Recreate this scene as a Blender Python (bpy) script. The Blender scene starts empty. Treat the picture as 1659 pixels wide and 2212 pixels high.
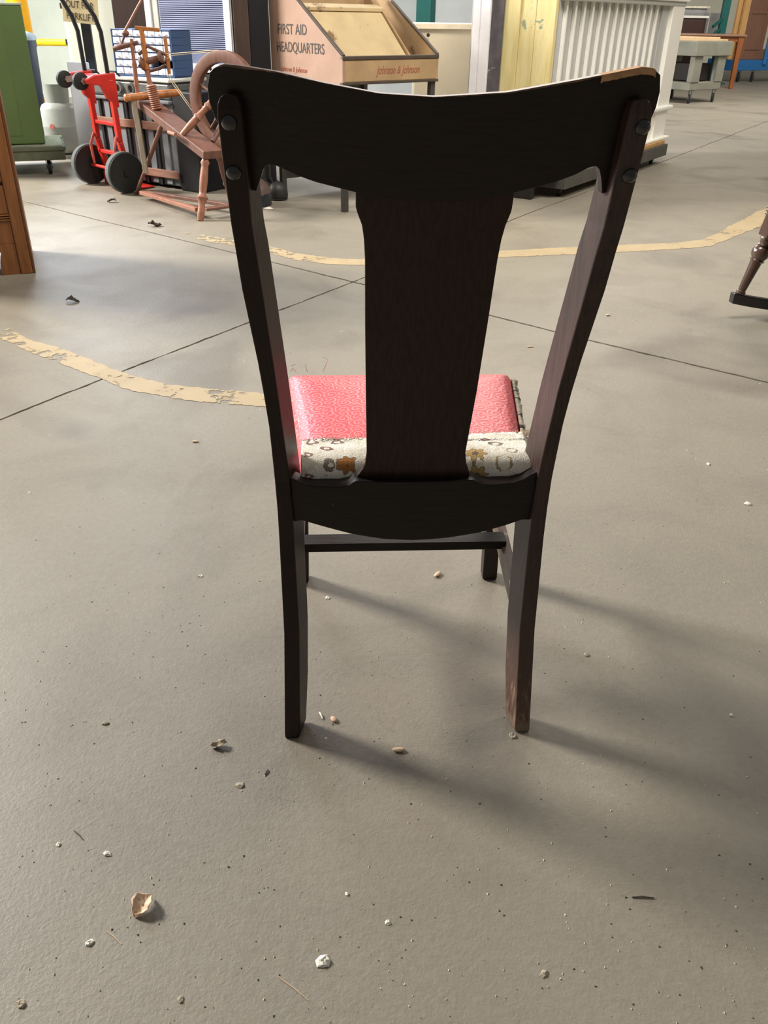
import bpy, math, random
from mathutils import Vector, Matrix
from mathutils.noise import noise as pn
S = bpy.context.scene
COL = S.collection
random.seed(7)
# ------------------------------------------------------------------ camera
IW, IH, FPX, CAMH = 1659., 2212., 1790., 1.04
PIT, ROL = math.radians(31.0), math.radians(1.0)
_f = Vector((0, math.cos(PIT), -math.sin(PIT)))
_u0 = Vector((0, math.sin(PIT), math.cos(PIT)))
_r0 = Vector((1, 0, 0))
_r = math.cos(ROL)*_r0+math.sin(ROL)*_u0
_u = math.cos(ROL)*_u0-math.sin(ROL)*_r0
cam_d = bpy.data.cameras.new('camera')
cam_d.sensor_fit = 'VERTICAL'; cam_d.sensor_height = 24.; cam_d.lens = FPX/IH*24.
cam_d.clip_start = .02; cam_d.clip_end = 200
cam = bpy.data.objects.new('camera', cam_d); COL.objects.link(cam); S.camera = cam
M3 = Matrix((_r, _u, -_f)).transposed()
cam.matrix_world = Matrix.Translation((0, 0, CAMH)) @ M3.to_4x4()
# ------------------------------------------------------------------ light
S.view_settings.view_transform = 'Standard'; S.view_settings.look = 'None'
S.view_settings.exposure = -0.18; S.view_settings.gamma = 1.0; S.view_settings.use_curve_mapping = False
w = bpy.data.worlds.new('warehouse_daylight'); S.world = w; w.use_nodes = True
bg = w.node_tree.nodes['Background']; bg.inputs[0].default_value = (.93, .92, .90, 1); bg.inputs[1].default_value = .17
def area(name, loc, target, sx, sy, power, col):
    d = bpy.data.lights.new(name, 'AREA'); d.shape = 'RECTANGLE'; d.size = sx; d.size_y = sy; d.energy = power; d.color = col
    o = bpy.data.objects.new(name, d); COL.objects.link(o); o.location = loc
    o.rotation_euler = (Vector(target)-Vector(loc)).to_track_quat('-Z', 'Y').to_euler(); return o
area('window_light', (-8.8, 5.8, 5.4), (0, 1.3, .2), 2.1, 1.9, 2450, (1, .95, .87))
area('daylight_back', (-4.6, 10.2, 4.2), (-1.6, 5.2, 0), 3.0, 1.6, 380, (.78, .86, 1))
area('lamp_centre', (.6, 3.2, 4.6), (.6, 8.0, 2.0), 1.6, 1.6, 260, (1, .95, .88))
area('fill_far_right', (5.5, 11.5, 4.6), (5.6, 16.5, .6), 2.4, 1.6, 420, (1, .95, .86))  # added fill that brightens the far right background, no known source
area('daylight_left', (-7.2, 7.6, 2.6), (-2.2, 6.6, .3), 1.8, 1.8, 260, (.72, .84, 1))
area('daylight_door', (1.5, 12.0, 4.4), (.8, 4.5, .2), 4.0, 1.4, 240, (1, .95, .88))
area('lamp_right', (4.5, 4.0, 5.2), (2.6, 7.0, .3), 2.0, 2.0, 200, (1, .9, .76))

# ------------------------------------------------------------------ pixel helpers (photo frame to real place)
CO = Vector((0, 0, CAMH))
def ray(x, y): return _f+(x-IW/2)/FPX*_r-(y-IH/2)/FPX*_u
def FL(x, y, z=0.):
    d = ray(x, y); return CO+d*((z-CAMH)/d.z)
def A(x, y, Y):
    d = ray(x, y); return CO+d*(Y/d.y)
# ------------------------------------------------------------------ materials
MATS = {}
def lin(c): return tuple(((v/255.)/12.92 if v/255. <= .04045 else ((v/255.+.055)/1.055)**2.4) for v in c)
class NT:
    def __init__(s, name):
        s.m = bpy.data.materials.new(name); s.m.use_nodes = True; s.t = s.m.node_tree; s.n = s.t.nodes; s.b = s.n['Principled BSDF']
    def new(s, ty, **k):
        n = s.n.new(ty)
        for a, v in k.items():
            if a[0] == 'i' and a[1:].isdigit(): s.put(n.inputs[int(a[1:])], v)
            else: setattr(n, a, v)
        return n
    def put(s, sock, v):
        if hasattr(v, 'is_output') or isinstance(v, bpy.types.NodeSocket): s.t.links.new(v, sock)
        else: sock.default_value = v
    def math(s, op, a, b=0., c=0., clamp=False):
        n = s.n.new('ShaderNodeMath'); n.operation = op; n.use_clamp = clamp
        s.put(n.inputs[0], a); s.put(n.inputs[1], b); s.put(n.inputs[2], c); return n.outputs[0]
    def mix(s, fac, a, b, mode='MIX'):
        n = s.n.new('ShaderNodeMix'); n.data_type = 'RGBA'; n.blend_type = mode
        s.put(n.inputs[0], fac)
        s.put(n.inputs[6], (*a, 1) if isinstance(a, tuple) and len(a) == 3 else a); s.put(n.inputs[7], (*b, 1) if isinstance(b, tuple) and len(b) == 3 else b)
        return n.outputs[2]
    def coord(s, scale=(1, 1, 1), kind='Object', rot=(0, 0, 0)):
        c = s.n.new('ShaderNodeTexCoord'); mp = s.n.new('ShaderNodeMapping')
        mp.inputs['Scale'].default_value = scale; mp.inputs['Rotation'].default_value = rot
        s.t.links.new(c.outputs[kind], mp.inputs[0]); return mp.outputs[0]
    def noise(s, vec, scale, detail=4, rough=.55, dist=0.):
        n = s.n.new('ShaderNodeTexNoise'); s.put(n.inputs['Vector'], vec); n.inputs['Scale'].default_value = scale
        n.inputs['Detail'].default_value = detail; n.inputs['Roughness'].default_value = rough; n.inputs['Distortion'].default_value = dist
        return n.outputs[0]
    def ramp(s, v, lo, hi, smooth=False):
        n = s.n.new('ShaderNodeMapRange'); s.put(n.inputs[0], v); n.inputs[1].default_value = lo; n.inputs[2].default_value = hi
        if smooth: n.interpolation_type = 'SMOOTHSTEP'
        return n.outputs[0]
    def bump(s, h, st=.3, d=.01):
        n = s.n.new('ShaderNodeBump'); n.inputs['Strength'].default_value = st; n.inputs['Distance'].default_value = d
        s.put(n.inputs['Height'], h); s.t.links.new(n.outputs[0], s.b.inputs['Normal']); return n
    def set(s, **k):
        for a, v in k.items(): s.put(s.b.inputs[a.replace('_', ' ')], v)
def mat(name, rgb, rough=.5, metal=0., var=.15, scale=18., grain=None, bump=.0, spec=.5, wear=None, wearamt=.62, coat=0., bscale=None):
    """plain or grained surface; grain = per-axis stretch of the noise; wear = colour of worn patches"""
    if name in MATS: return MATS[name]
    t = NT(name); c = lin(rgb); v = t.coord(grain or (1, 1, 1)); n = t.noise(v, scale, 5, .6)
    f = t.ramp(n, .3, .7)
    a = tuple(x*(1-var) for x in c); b = tuple(min(1, x*(1+var)) for x in c)
    col = t.mix(f, a, b)
    if wear:
        v2 = t.coord((1, 1, 1)); n2 = t.noise(v2, scale*.55, 8, .68)
        col = t.mix(t.ramp(n2, wearamt, wearamt+.05), col, lin(wear))
    t.set(Base_Color=col, Roughness=t.ramp(n, -.6, 1.6) if rough is None else rough, Metallic=metal)
    t.b.inputs['Specular IOR Level'].default_value = spec
    if coat: t.b.inputs['Coat Weight'].default_value = coat; t.b.inputs['Coat Roughness'].default_value = .25
    if bump: t.bump(t.noise(v, bscale or scale*2, 6, .6), bump, .004)
    MATS[name] = t.m; return t.m
# ------------------------------------------------------------------ mesh builder
class MB:
    def __init__(s): s.v = []; s.f = []; s.uv = {}
    def add(s, vs, fs):
        o = len(s.v); s.v += [Vector(v) for v in vs]; s.f += [tuple(i+o for i in f) for f in fs]; return s
    def box(s, c, d, R=None):
        c = Vector(c); h = Vector(d)/2; vs = []
        for z in (-1, 1):
            for x, y in ((-1, -1), (1, -1), (1, 1), (-1, 1)):
                p = Vector((x*h.x, y*h.y, z*h.z)); vs.append(c+(R @ p if R else p))
        return s.add(vs, [(3, 2, 1, 0), (4, 5, 6, 7), (0, 1, 5, 4), (1, 2, 6, 5), (2, 3, 7, 6), (3, 0, 4, 7)])
    def box2(s, a, b): 
        a = Vector(a); b = Vector(b); return s.box((a+b)/2, [abs(q) for q in (b-a)])
    def loft(s, rings, cap=True, closed=False):
        n = len(rings[0]); o = len(s.v); vs = [p for r in rings for p in r]; fs = []
        m = len(rings)
        for i in range(m-1+(1 if closed else 0)):
            for j in range(n):
                k = (j+1) % n; i2 = (i+1) % m
                fs.append((i*n+j, i*n+k, i2*n+k, i2*n+j))
        if cap and not closed: fs.append(tuple(range(n))[::-1]); fs.append(tuple((m-1)*n+j for j in range(n)))
        return s.add(vs, fs)
    def beam(s, a, b, w, h, up=(0, 0, 1), w2=None, h2=None):
        a = Vector(a); b = Vector(b); d = (b-a).normalized(); u = Vector(up); x = d.cross(u)
        if x.length < 1e-4: x = d.cross(Vector((1, 0, 0)))
        x.normalize(); y = x.cross(d).normalized(); w2 = w if w2 is None else w2; h2 = h if h2 is None else h2
        R = []
        for p, ww, hh in ((a, w, h), (b, w2, h2)): R.append([p+x*ww/2*i+y*hh/2*j for i, j in ((-1, -1), (1, -1), (1, 1), (-1, 1))])
        return s.loft(R)
    def tube(s, pts, r, n=10, cap=True, closed=False):
        pts = [Vector(p) for p in pts]; rs = r if isinstance(r, (list, tuple)) else [r]*len(pts); rings = []; prev = None
        for i, p in enumerate(pts):
            if closed: d = pts[(i+1) % len(pts)]-pts[i-1]
            else: d = pts[min(i+1, len(pts)-1)]-pts[max(i-1, 0)]
            d.normalize()
            if prev is None:
                x = d.cross(Vector((0, 0, 1)));
                if x.length < .05: x = d.cross(Vector((1, 0, 0)))
            else: x = prev-d*prev.dot(d)
            x.normalize(); prev = x; y = d.cross(x)
            rings.append([p+(x*math.cos(a)+y*math.sin(a))*rs[i] for a in [2*math.pi*j/n for j in range(n)]])
        return s.loft(rings, cap, closed)
    def lathe(s, prof, p0, p1, n=16):
        """profile of (t along 0..1, radius)"""
        p0 = Vector(p0); p1 = Vector(p1); d = (p1-p0); u = d.normalized(); x = u.cross(Vector((0, 0, 1)))
        if x.length < .05: x = Vector((1, 0, 0))
        x.normalize(); y = u.cross(x)
        return s.loft([[p0+d*t+(x*math.cos(a)+y*math.sin(a))*max(r, 1e-4) for a in [2*math.pi*j/n for j in range(n)]] for t, r in prof])
    def prism(s, poly, o, ax, ay, az, d):
        """2-D polygon (a,b) on axes ax, ay from o, thickened along az by d"""
        o, ax, ay, az = Vector(o), Vector(ax), Vector(ay), Vector(az); n = len(poly)
        P = [o+ax*a+ay*b for a, b in poly]
        return s.add(P+[p+az*d for p in P], [tuple(range(n))[::-1], tuple(range(n, 2*n))]+[(i, (i+1) % n, n+(i+1) % n, n+i) for i in range(n)])
    def sph(s, c, r, n=12, m=8, sc=(1, 1, 1)):
        c = Vector(c); R = []
        for i in range(m+1):
            t = math.pi*i/m; R.append([c+Vector((r*sc[0]*max(math.sin(t), 1e-3)*math.cos(2*math.pi*j/n), r*sc[1]*max(math.sin(t), 1e-3)*math.sin(2*math.pi*j/n), -r*sc[2]*math.cos(t))) for j in range(n)])
        return s.loft(R)
    def build(s, name, m, parent=None, bev=0., smooth=None, sub=0, label=None):
        me = bpy.data.meshes.new(name); off = Vector((0, 0, 0))
        p = parent
        while p is not None and p.name in WT: off += p.location; p = p.parent
        me.from_pydata([tuple(v-off) for v in s.v], [], s.f)
        import bmesh
        b = bmesh.new(); b.from_mesh(me); bmesh.ops.recalc_face_normals(b, faces=b.faces); b.to_mesh(me); b.free()
        if smooth is not None:
            me.shade_smooth()
            me.set_sharp_from_angle(angle=math.radians(smooth))
        me.materials.append(m)
        o = bpy.data.objects.new(name, me); COL.objects.link(o)
        if parent: o.parent = parent
        if sub: sm = o.modifiers.new('smooth', 'SUBSURF'); sm.levels = sub; sm.render_levels = sub
        if bev:
            bm_ = o.modifiers.new('edges', 'BEVEL'); bm_.width = bev; bm_.segments = 2; bm_.limit_method = 'ANGLE'; bm_.angle_limit = math.radians(35)
            bm_.harden_normals = False
        if label: o['label'] = label
        return o
def tag(o, label=None, cat=None, group=None, kind=None):
    for k, v in (('label', label), ('category', cat), ('group', group), ('kind', kind)):
        if v: o[k] = v
    return o
def thing(name, label, cat, loc=(0, 0, 0), rz=0., group=None, world=True):
    """Empty at the thing's base. world=True: its parts are given in world coordinates; False: in its own frame"""
    o = bpy.data.objects.new(name, None); COL.objects.link(o); o.location = loc; o.rotation_euler = (0, 0, rz)
    o.empty_display_size = .1
    if world: WT.add(o.name)
    return tag(o, label, cat, group)
def struct(o): o['kind'] = 'structure'; return o
def text(body, size, m, parent, loc, rot, depth=.0015, align='LEFT', shear=0., sx=1.):
    cu = bpy.data.curves.new('lettering', 'FONT'); cu.body = body; cu.size = size; cu.extrude = depth; cu.align_x = align; cu.shear = shear; cu.space_line = 1.25
    cu.offset = .0
    t = bpy.data.objects.new('lettering', cu); COL.objects.link(t)
    dg = bpy.context.evaluated_depsgraph_get(); me = bpy.data.meshes.new_from_object(t.evaluated_get(dg))
    bpy.data.objects.remove(t); me.materials.clear(); me.materials.append(m)
    o = bpy.data.objects.new('lettering', me); COL.objects.link(o); o.parent = parent; o.location = loc; o.rotation_euler = rot; o.scale = (sx, 1, 1); return o

V = Vector
WT = set()
# ================================================================== THE SETTING
def floor_material():
    t = NT('concrete'); v = t.coord(kind='Object')
    big = t.noise(v, .55, 5, .55); mid = t.noise(v, 3.2, 6, .6, .6); fine = t.noise(v, 70, 8, .7); tiny = t.noise(v, 190, 3, .6)
    c = t.mix(t.ramp(big, .3, .7), lin((130, 123, 110)), lin((147, 139, 124)))
    c = t.mix(t.math('MULTIPLY', t.ramp(mid, .46, .72), .5), c, lin((114, 107, 95)))
    c = t.mix(t.math('MULTIPLY', t.ramp(fine, .35, .75), .35), c, lin((160, 154, 141)))
    # stained patches
    st = t.noise(v, 1.15, 4, .5, 1.2); c = t.mix(t.math('MULTIPLY', t.ramp(st, .52, .72, True), .6), c, lin((106, 99, 88)))
    # pits and pale specks
    vo = t.new('ShaderNodeTexVoronoi'); t.put(vo.inputs['Vector'], v); vo.inputs['Scale'].default_value = 62; 
    h = t.new('ShaderNodeTexVoronoi'); t.put(h.inputs['Vector'], v); h.inputs['Scale'].default_value = 62
    sel = t.new('ShaderNodeSeparateColor'); t.t.links.new(h.outputs['Color'], sel.inputs[0])
    sz = t.math('MULTIPLY', t.ramp(sel.outputs[0], .5, 1.), t.ramp(big, .3, .62)); 
    pit = t.math('LESS_THAN', vo.outputs['Distance'], t.math('MULTIPLY', sz, .17))
    vs = t.new('ShaderNodeTexVoronoi'); t.put(vs.inputs['Vector'], v); vs.inputs['Scale'].default_value = 15
    s2 = t.new('ShaderNodeSeparateColor'); t.t.links.new(vs.outputs['Color'], s2.inputs[0])
    spk = t.math('LESS_THAN', vs.outputs['Distance'], t.math('MULTIPLY', t.ramp(s2.outputs[1], .62, 1.), .05))
    c = t.mix(t.math('MULTIPLY', pit, .55), c, lin((92, 84, 72)))
    c = t.mix(t.math('MULTIPLY', spk, .75), c, lin((226, 218, 200)))
    # hairline cracks, few
    cr = t.noise(v, 1.7, 9, .62, 1.0); line = t.math('LESS_THAN', t.math('ABSOLUTE', t.math('SUBTRACT', cr, .5)), .0011)
    c = t.mix(t.math('MULTIPLY', t.math('MULTIPLY', line, t.ramp(st, .5, .6)), .45), c, lin((100, 92, 80)))
    rough = t.ramp(mid, .2, .9); rough = t.math('MULTIPLY_ADD', rough, .22, .42)
    t.set(Base_Color=c, Roughness=rough); t.b.inputs['Specular IOR Level'].default_value = .45
    hgt = t.math('ADD', t.math('MULTIPLY', fine, .55), t.math('MULTIPLY', tiny, .4)); hgt = t.math('SUBTRACT', hgt, t.math('MULTIPLY', pit, 1.1))
    t.bump(hgt, .42, .0036); return t.m
CONC = floor_material()
GROUT = mat('joint_filler', (98, 88, 75), .95, var=.3, scale=40)
bs = MB(); bs.box((2, 8, -.032), (44, 50, .05)); fl_o = struct(bs.build('floor', GROUT))
pA = FL(50, 435).xy; dA = (FL(1659, 828).xy-pA).normalized(); pB = FL(0, 905).xy; dB = (FL(1430, 350).xy-pB).normalized()
den = dA.x*dB.y-dA.y*dB.x; tt = ((pB-pA).x*dB.y-(pB-pA).y*dB.x)/den; X0 = pA+dA*tt
def edge(d, side, sgn, n_off, gap):
    """points from the crossing outward along d, shifted to one side by half the joint"""
    nrm = V((-d.y, d.x))*side; out = []; s_ = 0.
    while s_ < 26:
        j = (pn(V((s_*9, n_off, 0)))*.0045+pn(V((s_*31, n_off+5, 1)))*.004) if s_ < 11 else 0
        wob = pn(V((s_*1.3, 77+sgn, 0)))*.012
        out.append(X0+d*sgn*s_+nrm*(gap/2+j)+V((-d.y, d.x))*wob); s_ += .022 if s_ < 7 else (.1 if s_ < 11 else 3)
    return out
for sa, sb in ((1, 1), (1, -1), (-1, 1), (-1, -1)):
    ca = dA.x*dB.y-dA.y*dB.x; sideA = (1 if ca > 0 else -1)*sb; sideB = (-1 if ca > 0 else 1)*sa
    ea = edge(dA, sideA, sa, 3.+sb, .0125); eb = edge(dB, sideB, sb, 9.+sa, .0095)
    corner = X0+dA*sa*26+dB*sb*26
    start = X0+dA*sa*.005+dB*sb*.006
    poly = [start]+ea[1:]+[corner]+eb[1:][::-1]
    m = MB(); m.prism([(p.x, p.y) for p in poly], (0, 0, -.019), (1, 0, 0), (0, 1, 0), (0, 0, 1), .019); m.build('concrete_slab', CONC, fl_o)
# painted lines
def paint_material(name, rgb, holes):
    t = NT(name); uv = t.n.new('ShaderNodeTexCoord').outputs['UV']; sx = t.new('ShaderNodeSeparateXYZ'); t.t.links.new(uv, sx.inputs[0])
    v = t.coord(kind='Object'); n = t.noise(v, 26, 8, .68, .4); n2 = t.noise(v, 5, 5, .6, .4)
    e = t.math('MULTIPLY', t.math('ABSOLUTE', t.math('SUBTRACT', sx.outputs[1], .5)), 2.)      # 0 in the middle, 1 at the edges
    edgef = t.ramp(e, .7, 1.0)
    lvl = t.math('ADD', t.math('MULTIPLY', n, .55), t.math('MULTIPLY', n2, .45))
    thr = t.math('ADD', t.math('MULTIPLY_ADD', edgef, .26, holes), t.math('MULTIPLY', sx.outputs[0], 1.))
    a = t.ramp(t.math('SUBTRACT', lvl, thr), .0, .022)
    c = t.mix(t.ramp(n2, .35, .7), lin(rgb), lin(tuple(min(255, q+14) for q in rgb))); c = t.mix(t.math('MULTIPLY', t.ramp(n, .45, .75), .35), c, lin((176, 160, 126)))
    t.set(Base_Color=c, Roughness=.6, Alpha=a); return t.m
def strip(name, label, up, lo, wear, m):
    """ribbon between two pixel polylines laid on the ground; wear[i] is stored as U"""
    n = len(up); P = []; 
    def resamp(pts, k=16):
        out = []
        for i in range(len(pts)-1):
            p0 = pts[max(i-1, 0)]; p1 = pts[i]; p2 = pts[i+1]; p3 = pts[min(i+2, len(pts)-1)]
            for j in range(k):
                u = j/k; out.append(.5*((2*p1)+(p2-p0)*u+(2*p0-5*p1+4*p2-p3)*u*u+(3*p1-p0-3*p2+p3)*u**3))
        return out+[pts[-1]]
    U = resamp([FL(*p) for p in up]); L = resamp([FL(*p) for p in lo]); W = resamp([V((q, 0, 0)) for q in wear])
    me = bpy.data.meshes.new(name); vs = [(p.x, p.y, 0) for p in U]+[(p.x, p.y, 0) for p in L]; k = len(U)
    fs = [(i, i+1, k+i+1, k+i) for i in range(k-1)]; me.from_pydata(vs, [], fs)
    uvl = me.uv_layers.new(name='UVMap')
    for poly in me.polygons:
        for li in poly.loop_indices:
            vi = me.loops[li].vertex_index; uvl.data[li].uv = (W[vi % k].x, 1. if vi < k else 0.)
    me.materials.append(m); o = bpy.data.objects.new(name, me); COL.objects.link(o); o.location.z = .0012
    return tag(struct(o), label)
PY = paint_material('worn_yellow_paint', (166, 147, 114), .458)
strip('trim_1', 'worn pale yellow painted line curving across the near concrete floor',
      [(-60, 672), (0, 690), (60, 728), (130, 747), (205, 778), (272, 802), (345, 824), (420, 832), (480, 838), (560, 846), (760, 880), (1240, 948), (1390, 968), (1659, 1000)],
      [(-60, 715), (0, 738), (70, 768), (150, 798), (215, 822), (265, 842), (335, 857), (400, 868), (480, 877), (560, 882), (760, 912), (1240, 980), (1390, 996), (1659, 1030)],
      [.07, .07, .03, .0, -.05, -.06, -.06, -.04, .0, -.03, .02, .13, .14, .16], PY)
strip('trim_2', 'yellow painted line bending up on the far side of the chair',
      [(200, 463), (320, 482), (420, 502), (590, 532), (650, 547), (780, 559), (930, 552), (1080, 541), (1280, 531), (1480, 521), (1535, 507), (1590, 478), (1700, 420)],
      [(200, 478), (320, 496), (420, 518), (590, 552), (650, 566), (780, 575), (930, 568), (1080, 558), (1280, 549), (1505, 537), (1560, 525), (1620, 502), (1700, 470)],
      [.16, .12, .09, .02, -.02, -.04, -.07, -.07, -.08, -.06, -.03, -.05, -.06], PY)

# ================================================================== THE CHAIR
DW = mat('dark_stained_oak', (38, 25, 20), .42, var=.35, scale=1., grain=(240, 240, 14), bump=.12, bscale=1., spec=.3)
DWH = mat('dark_stained_oak_crosswise', (33, 24, 21), .42, var=.35, scale=1., grain=(14, 240, 240), bump=.12, bscale=1., spec=.3)
def worn_leg_material():
    t = NT('dark_oak_worn_foot'); v = t.coord((240, 240, 14)); n = t.noise(v, 1, 5, .6); c = t.mix(t.ramp(n, .3, .7), lin((38, 28, 25)), lin((76, 52, 46)))  # base grain lightened to stand in for window sheen on this post
    ps = t.new('ShaderNodeSeparateXYZ'); t.put(ps.inputs[0], t.coord()); z = ps.outputs[2]
    v2 = t.coord((170, 170, 22)); n2 = t.noise(v2, 1, 7, .7)
    low = t.ramp(z, .34, .0); c = t.mix(t.math('MULTIPLY', low, .75), c, lin((92, 66, 54))); a = t.ramp(t.math('ADD', n2, t.math('MULTIPLY', t.ramp(z, .20, .0), .22)), .66, .84)
    c = t.mix(a, c, lin((144, 116, 94))); foot = t.ramp(t.math('ADD', z, t.math('MULTIPLY', t.math('SUBTRACT', n2, .5), .03)), .022, .012)
    c = t.mix(t.math('MULTIPLY', foot, .8), c, lin((128, 110, 90)))
    t.set(Base_Color=c, Roughness=.45); t.bump(n, .12, .002); return t.m
WLEG = worn_leg_material()
BAREW = mat('bare_wood', (196, 150, 106), .7, var=.2, scale=1., grain=(14, 240, 240))
STUD = mat('black_nail_head', (30, 30, 31), .3, 0., spec=.9)
def prof(z):
    P = [(-.01, -.001), (0, 0), (.2, .028), (.36, .05), (.46, .055), (.6, .04), (.8, .0), (.98, -.045), (1.02, -.055)]
    for (a, ya), (b, yb) in zip(P, P[1:]):
        if a <= z <= b: u = (z-a)/(b-a); return ya+(yb-ya)*u
    return P[-1][1]
def ip(P, z):
    for q, r_ in zip(P, P[1:]):
        if q[0] <= z <= r_[0]: u = (z-q[0])/(r_[0]-q[0]); return tuple(q[i]+(r_[i]-q[i])*u for i in range(1, len(q)))
    return P[-1][1:] if z > P[-1][0] else P[0][1:]
ch = thing('dining_chair', 'dark wooden T-back dining chair seen from behind, red vinyl seat with torn floral cover', 'chair', (.047, 1.002, 0), math.radians(3.4), world=False)
# rear legs: outer x, inner x, depth by height
LEGP = [(.0, .2055, .184, .026), (.006, .2065, .181, .031), (.2, .200, .176, .036), (.41, .201, .179, .046), (.46, .2025, .181, .045), (.55, .205, .1865, .040), (.65, .213, .193, .036), (.75, .224, .2, .033), (.83, .229, .2055, .030), (.90, .2305, .205, .028), (.945, .231, .205, .026), (.958, .2295, .206, .024), (.9645, .2265, .2085, .019), (.9665, .222, .213, .011)]
zs = sorted({.0, .006, .03, .1, .2, .3, .36, .41, .46, .5, .55, .6, .65, .7, .75, .8, .83, .87, .90, .93, .945, .952, .958, .9615, .9645, .9665})
for sgn, mm, lab in ((-1, DW, None), (1, WLEG, 'rear leg with worn pale foot')):
    m = MB(); R = []
    for z in zs:
        xo, xi, d = ip(LEGP, z); y = prof(z); yb = y
        if z > .95: yb = y+(z-.95)*.35
        d += .009 if z < .93 else .004
        tw_ = (.013 if z < .8 else .013-.006*(z-.8)/.166)*min(1, .7+z*3)
        R.append([V((sgn*xi, yb, z)), V((sgn*xo, yb, z)), V((sgn*(xo-tw_*.6), y+d, z)), V((sgn*(xi-tw_), y+d, z))])
    m.loft(R); lg = m.build('rear_leg', mm, ch, bev=.0022, label=lab)
    for z, x in ((.9395, .219 if sgn < 0 else .2225), (.8885, .2195 if sgn < 0 else .221)):
        k = MB(); y = prof(z); c = V((sgn*x, y, z)); nrm = V((0, -1, -.22)).normalized()
        k.lathe([(-.1, .0087), (.15, .0085), (.45, .0073), (.75, .0049), (.95, .0020), (1., .0002)], c, c+nrm*.0062, 24); k.build('nail_head', STUD, lg, smooth=50)
# front legs
for sgn in (-1, 1):
    m = MB(); cx = .192 if sgn < 0 else .207
    R = []
    for z, xo, w_, y, d in ((0, .016, .027, .441, .028), (.005, .0175, .031, .440, .031), (.08, .0155, .031, .438, .032), (.2, .0135, .031, .433, .036), (.40, .012, .034, .425, .038), (.425, .012, .034, .425, .038)):
        xa = sgn*(cx+xo); xb = sgn*(cx+xo-w_); R.append([V((xb, y, z)), V((xa, y, z)), V((xa, y+d, z)), V((xb, y+d, z))])
    m.loft(R); m.build('front_leg', DW, ch, bev=.002)
# top rail: a bowed board
RT = [(-.2405, .958), (-.2415, .971), (-.239, .983), (-.231, .9905), (-.221, .9935), (-.204, .9925), (-.166, .988), (-.119, .979), (-.063, .9705), (-.006, .968), (.07, .973), (.144, .985), (.191, .993), (.212, .9965), (.226, .9955), (.236, .990), (.241, .980), (.2415, .968), (.240, .958)]
RB = [(-.240, .958), (-.236, .940), (-.222, .915), (-.212, .885), (-.203, .868), (-.196, .866), (-.1935, .876), (-.190, .889), (-.183, .8965), (-.174, .896), (-.150, .886), (-.131, .880), (-.086, .870), (-.04, .8635), (.001, .8615), (.04, .8630), (.089, .870), (.136, .881), (.160, .889), (.176, .897), (.185, .8975), (.191, .890), (.1945, .877), (.197, .866), (.204, .868), (.213, .885), (.223, .915), (.237, .940), (.240, .958)]
def ipx(P, x):
    for (a, za), (b, zb) in zip(P, P[1:]):
        if a <= x <= b: return za+(zb-za)*((x-a)/(b-a) if b > a else 0)
    return P[0][1] if x < P[0][0] else P[-1][1]
def yrail(x, z): return prof(z)+.0245-.040*(1-(x/.24)**2)
m = MB(); N = 100; xs = [-.2412+.4824*i/N for i in range(N+1)]; xs[0] = -.2410; xs[-1] = .2410; TH = .017; K = 6; R = []
tp = sorted(RT[1:-1]); bp = RB
tp[0] = (-.2412, .965); tp.insert(1, (-.2405, .978)); 
tops = sorted([(-.2412, .968), (-.2405, .978), (-.2375, .9855), (-.231, .9905), (-.221, .9935)]+RT[5:15]+[(.2375, .9885), (.2405, .981), (.2412, .969)])
for x in xs:
    zt = ipx(tops, x); zb = ipx(bp, x)
    if zt-zb < .004: zb = zt-.004
    ring = []
    for k in range(K+1): z = zb+(zt-zb)*k/K; ring.append(V((x, yrail(x, z), z)))
    for k in range(K, -1, -1): z = zb+(zt-zb)*k/K; ring.append(V((x, yrail(x, z)+TH, z)))
    R.append(ring)
m.loft(R); rail = m.build('top_rail', DWH, ch, bev=.0018, smooth=40)
# chipped veneer on the rail's top edge
m = MB(); R = []
for i in range(26):
    x = .168+.062*i/25; z = ipx(tops, x); low = .0065+.0008*pn(V((x*300, 0, 0))) if i > 0 else .0075
    y = yrail(x, z); R.append([V((x, y-.0006, z-low)), V((x, y-.0006, z+.0003)), V((x, y+TH+.0004, z+.0005)), V((x, y+TH+.0004, z-.003))])
m.loft(R); m.build('chipped_edge', BAREW, rail, label='pale chipped wood on the top edge')
m = MB(); R = []
WE = [(-.224, .0016), (-.20, .0022), (-.17, .0008), (-.12, .0005), (0, .0005), (.08, .0012), (.14, .0018), (.168, .001)]
for i in range(80):
    x = -.226+.394*i/79; z = ipx(tops, x); low = ipx(WE, x)+.0008*pn(V((x*190, 3, 0))); y = yrail(x, z)
    R.append([V((x, y-.0003, z-max(low, .0002))), V((x, y-.0003, z+.0003)), V((x, y+TH*.8, z+.0005)), V((x, y+TH*.8, z-.001))])
m.loft(R); m.build('worn_edge', mat('rubbed_edge', (120, 92, 74), .4, var=.5, scale=60), rail, label='rubbed brown top edge')
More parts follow.
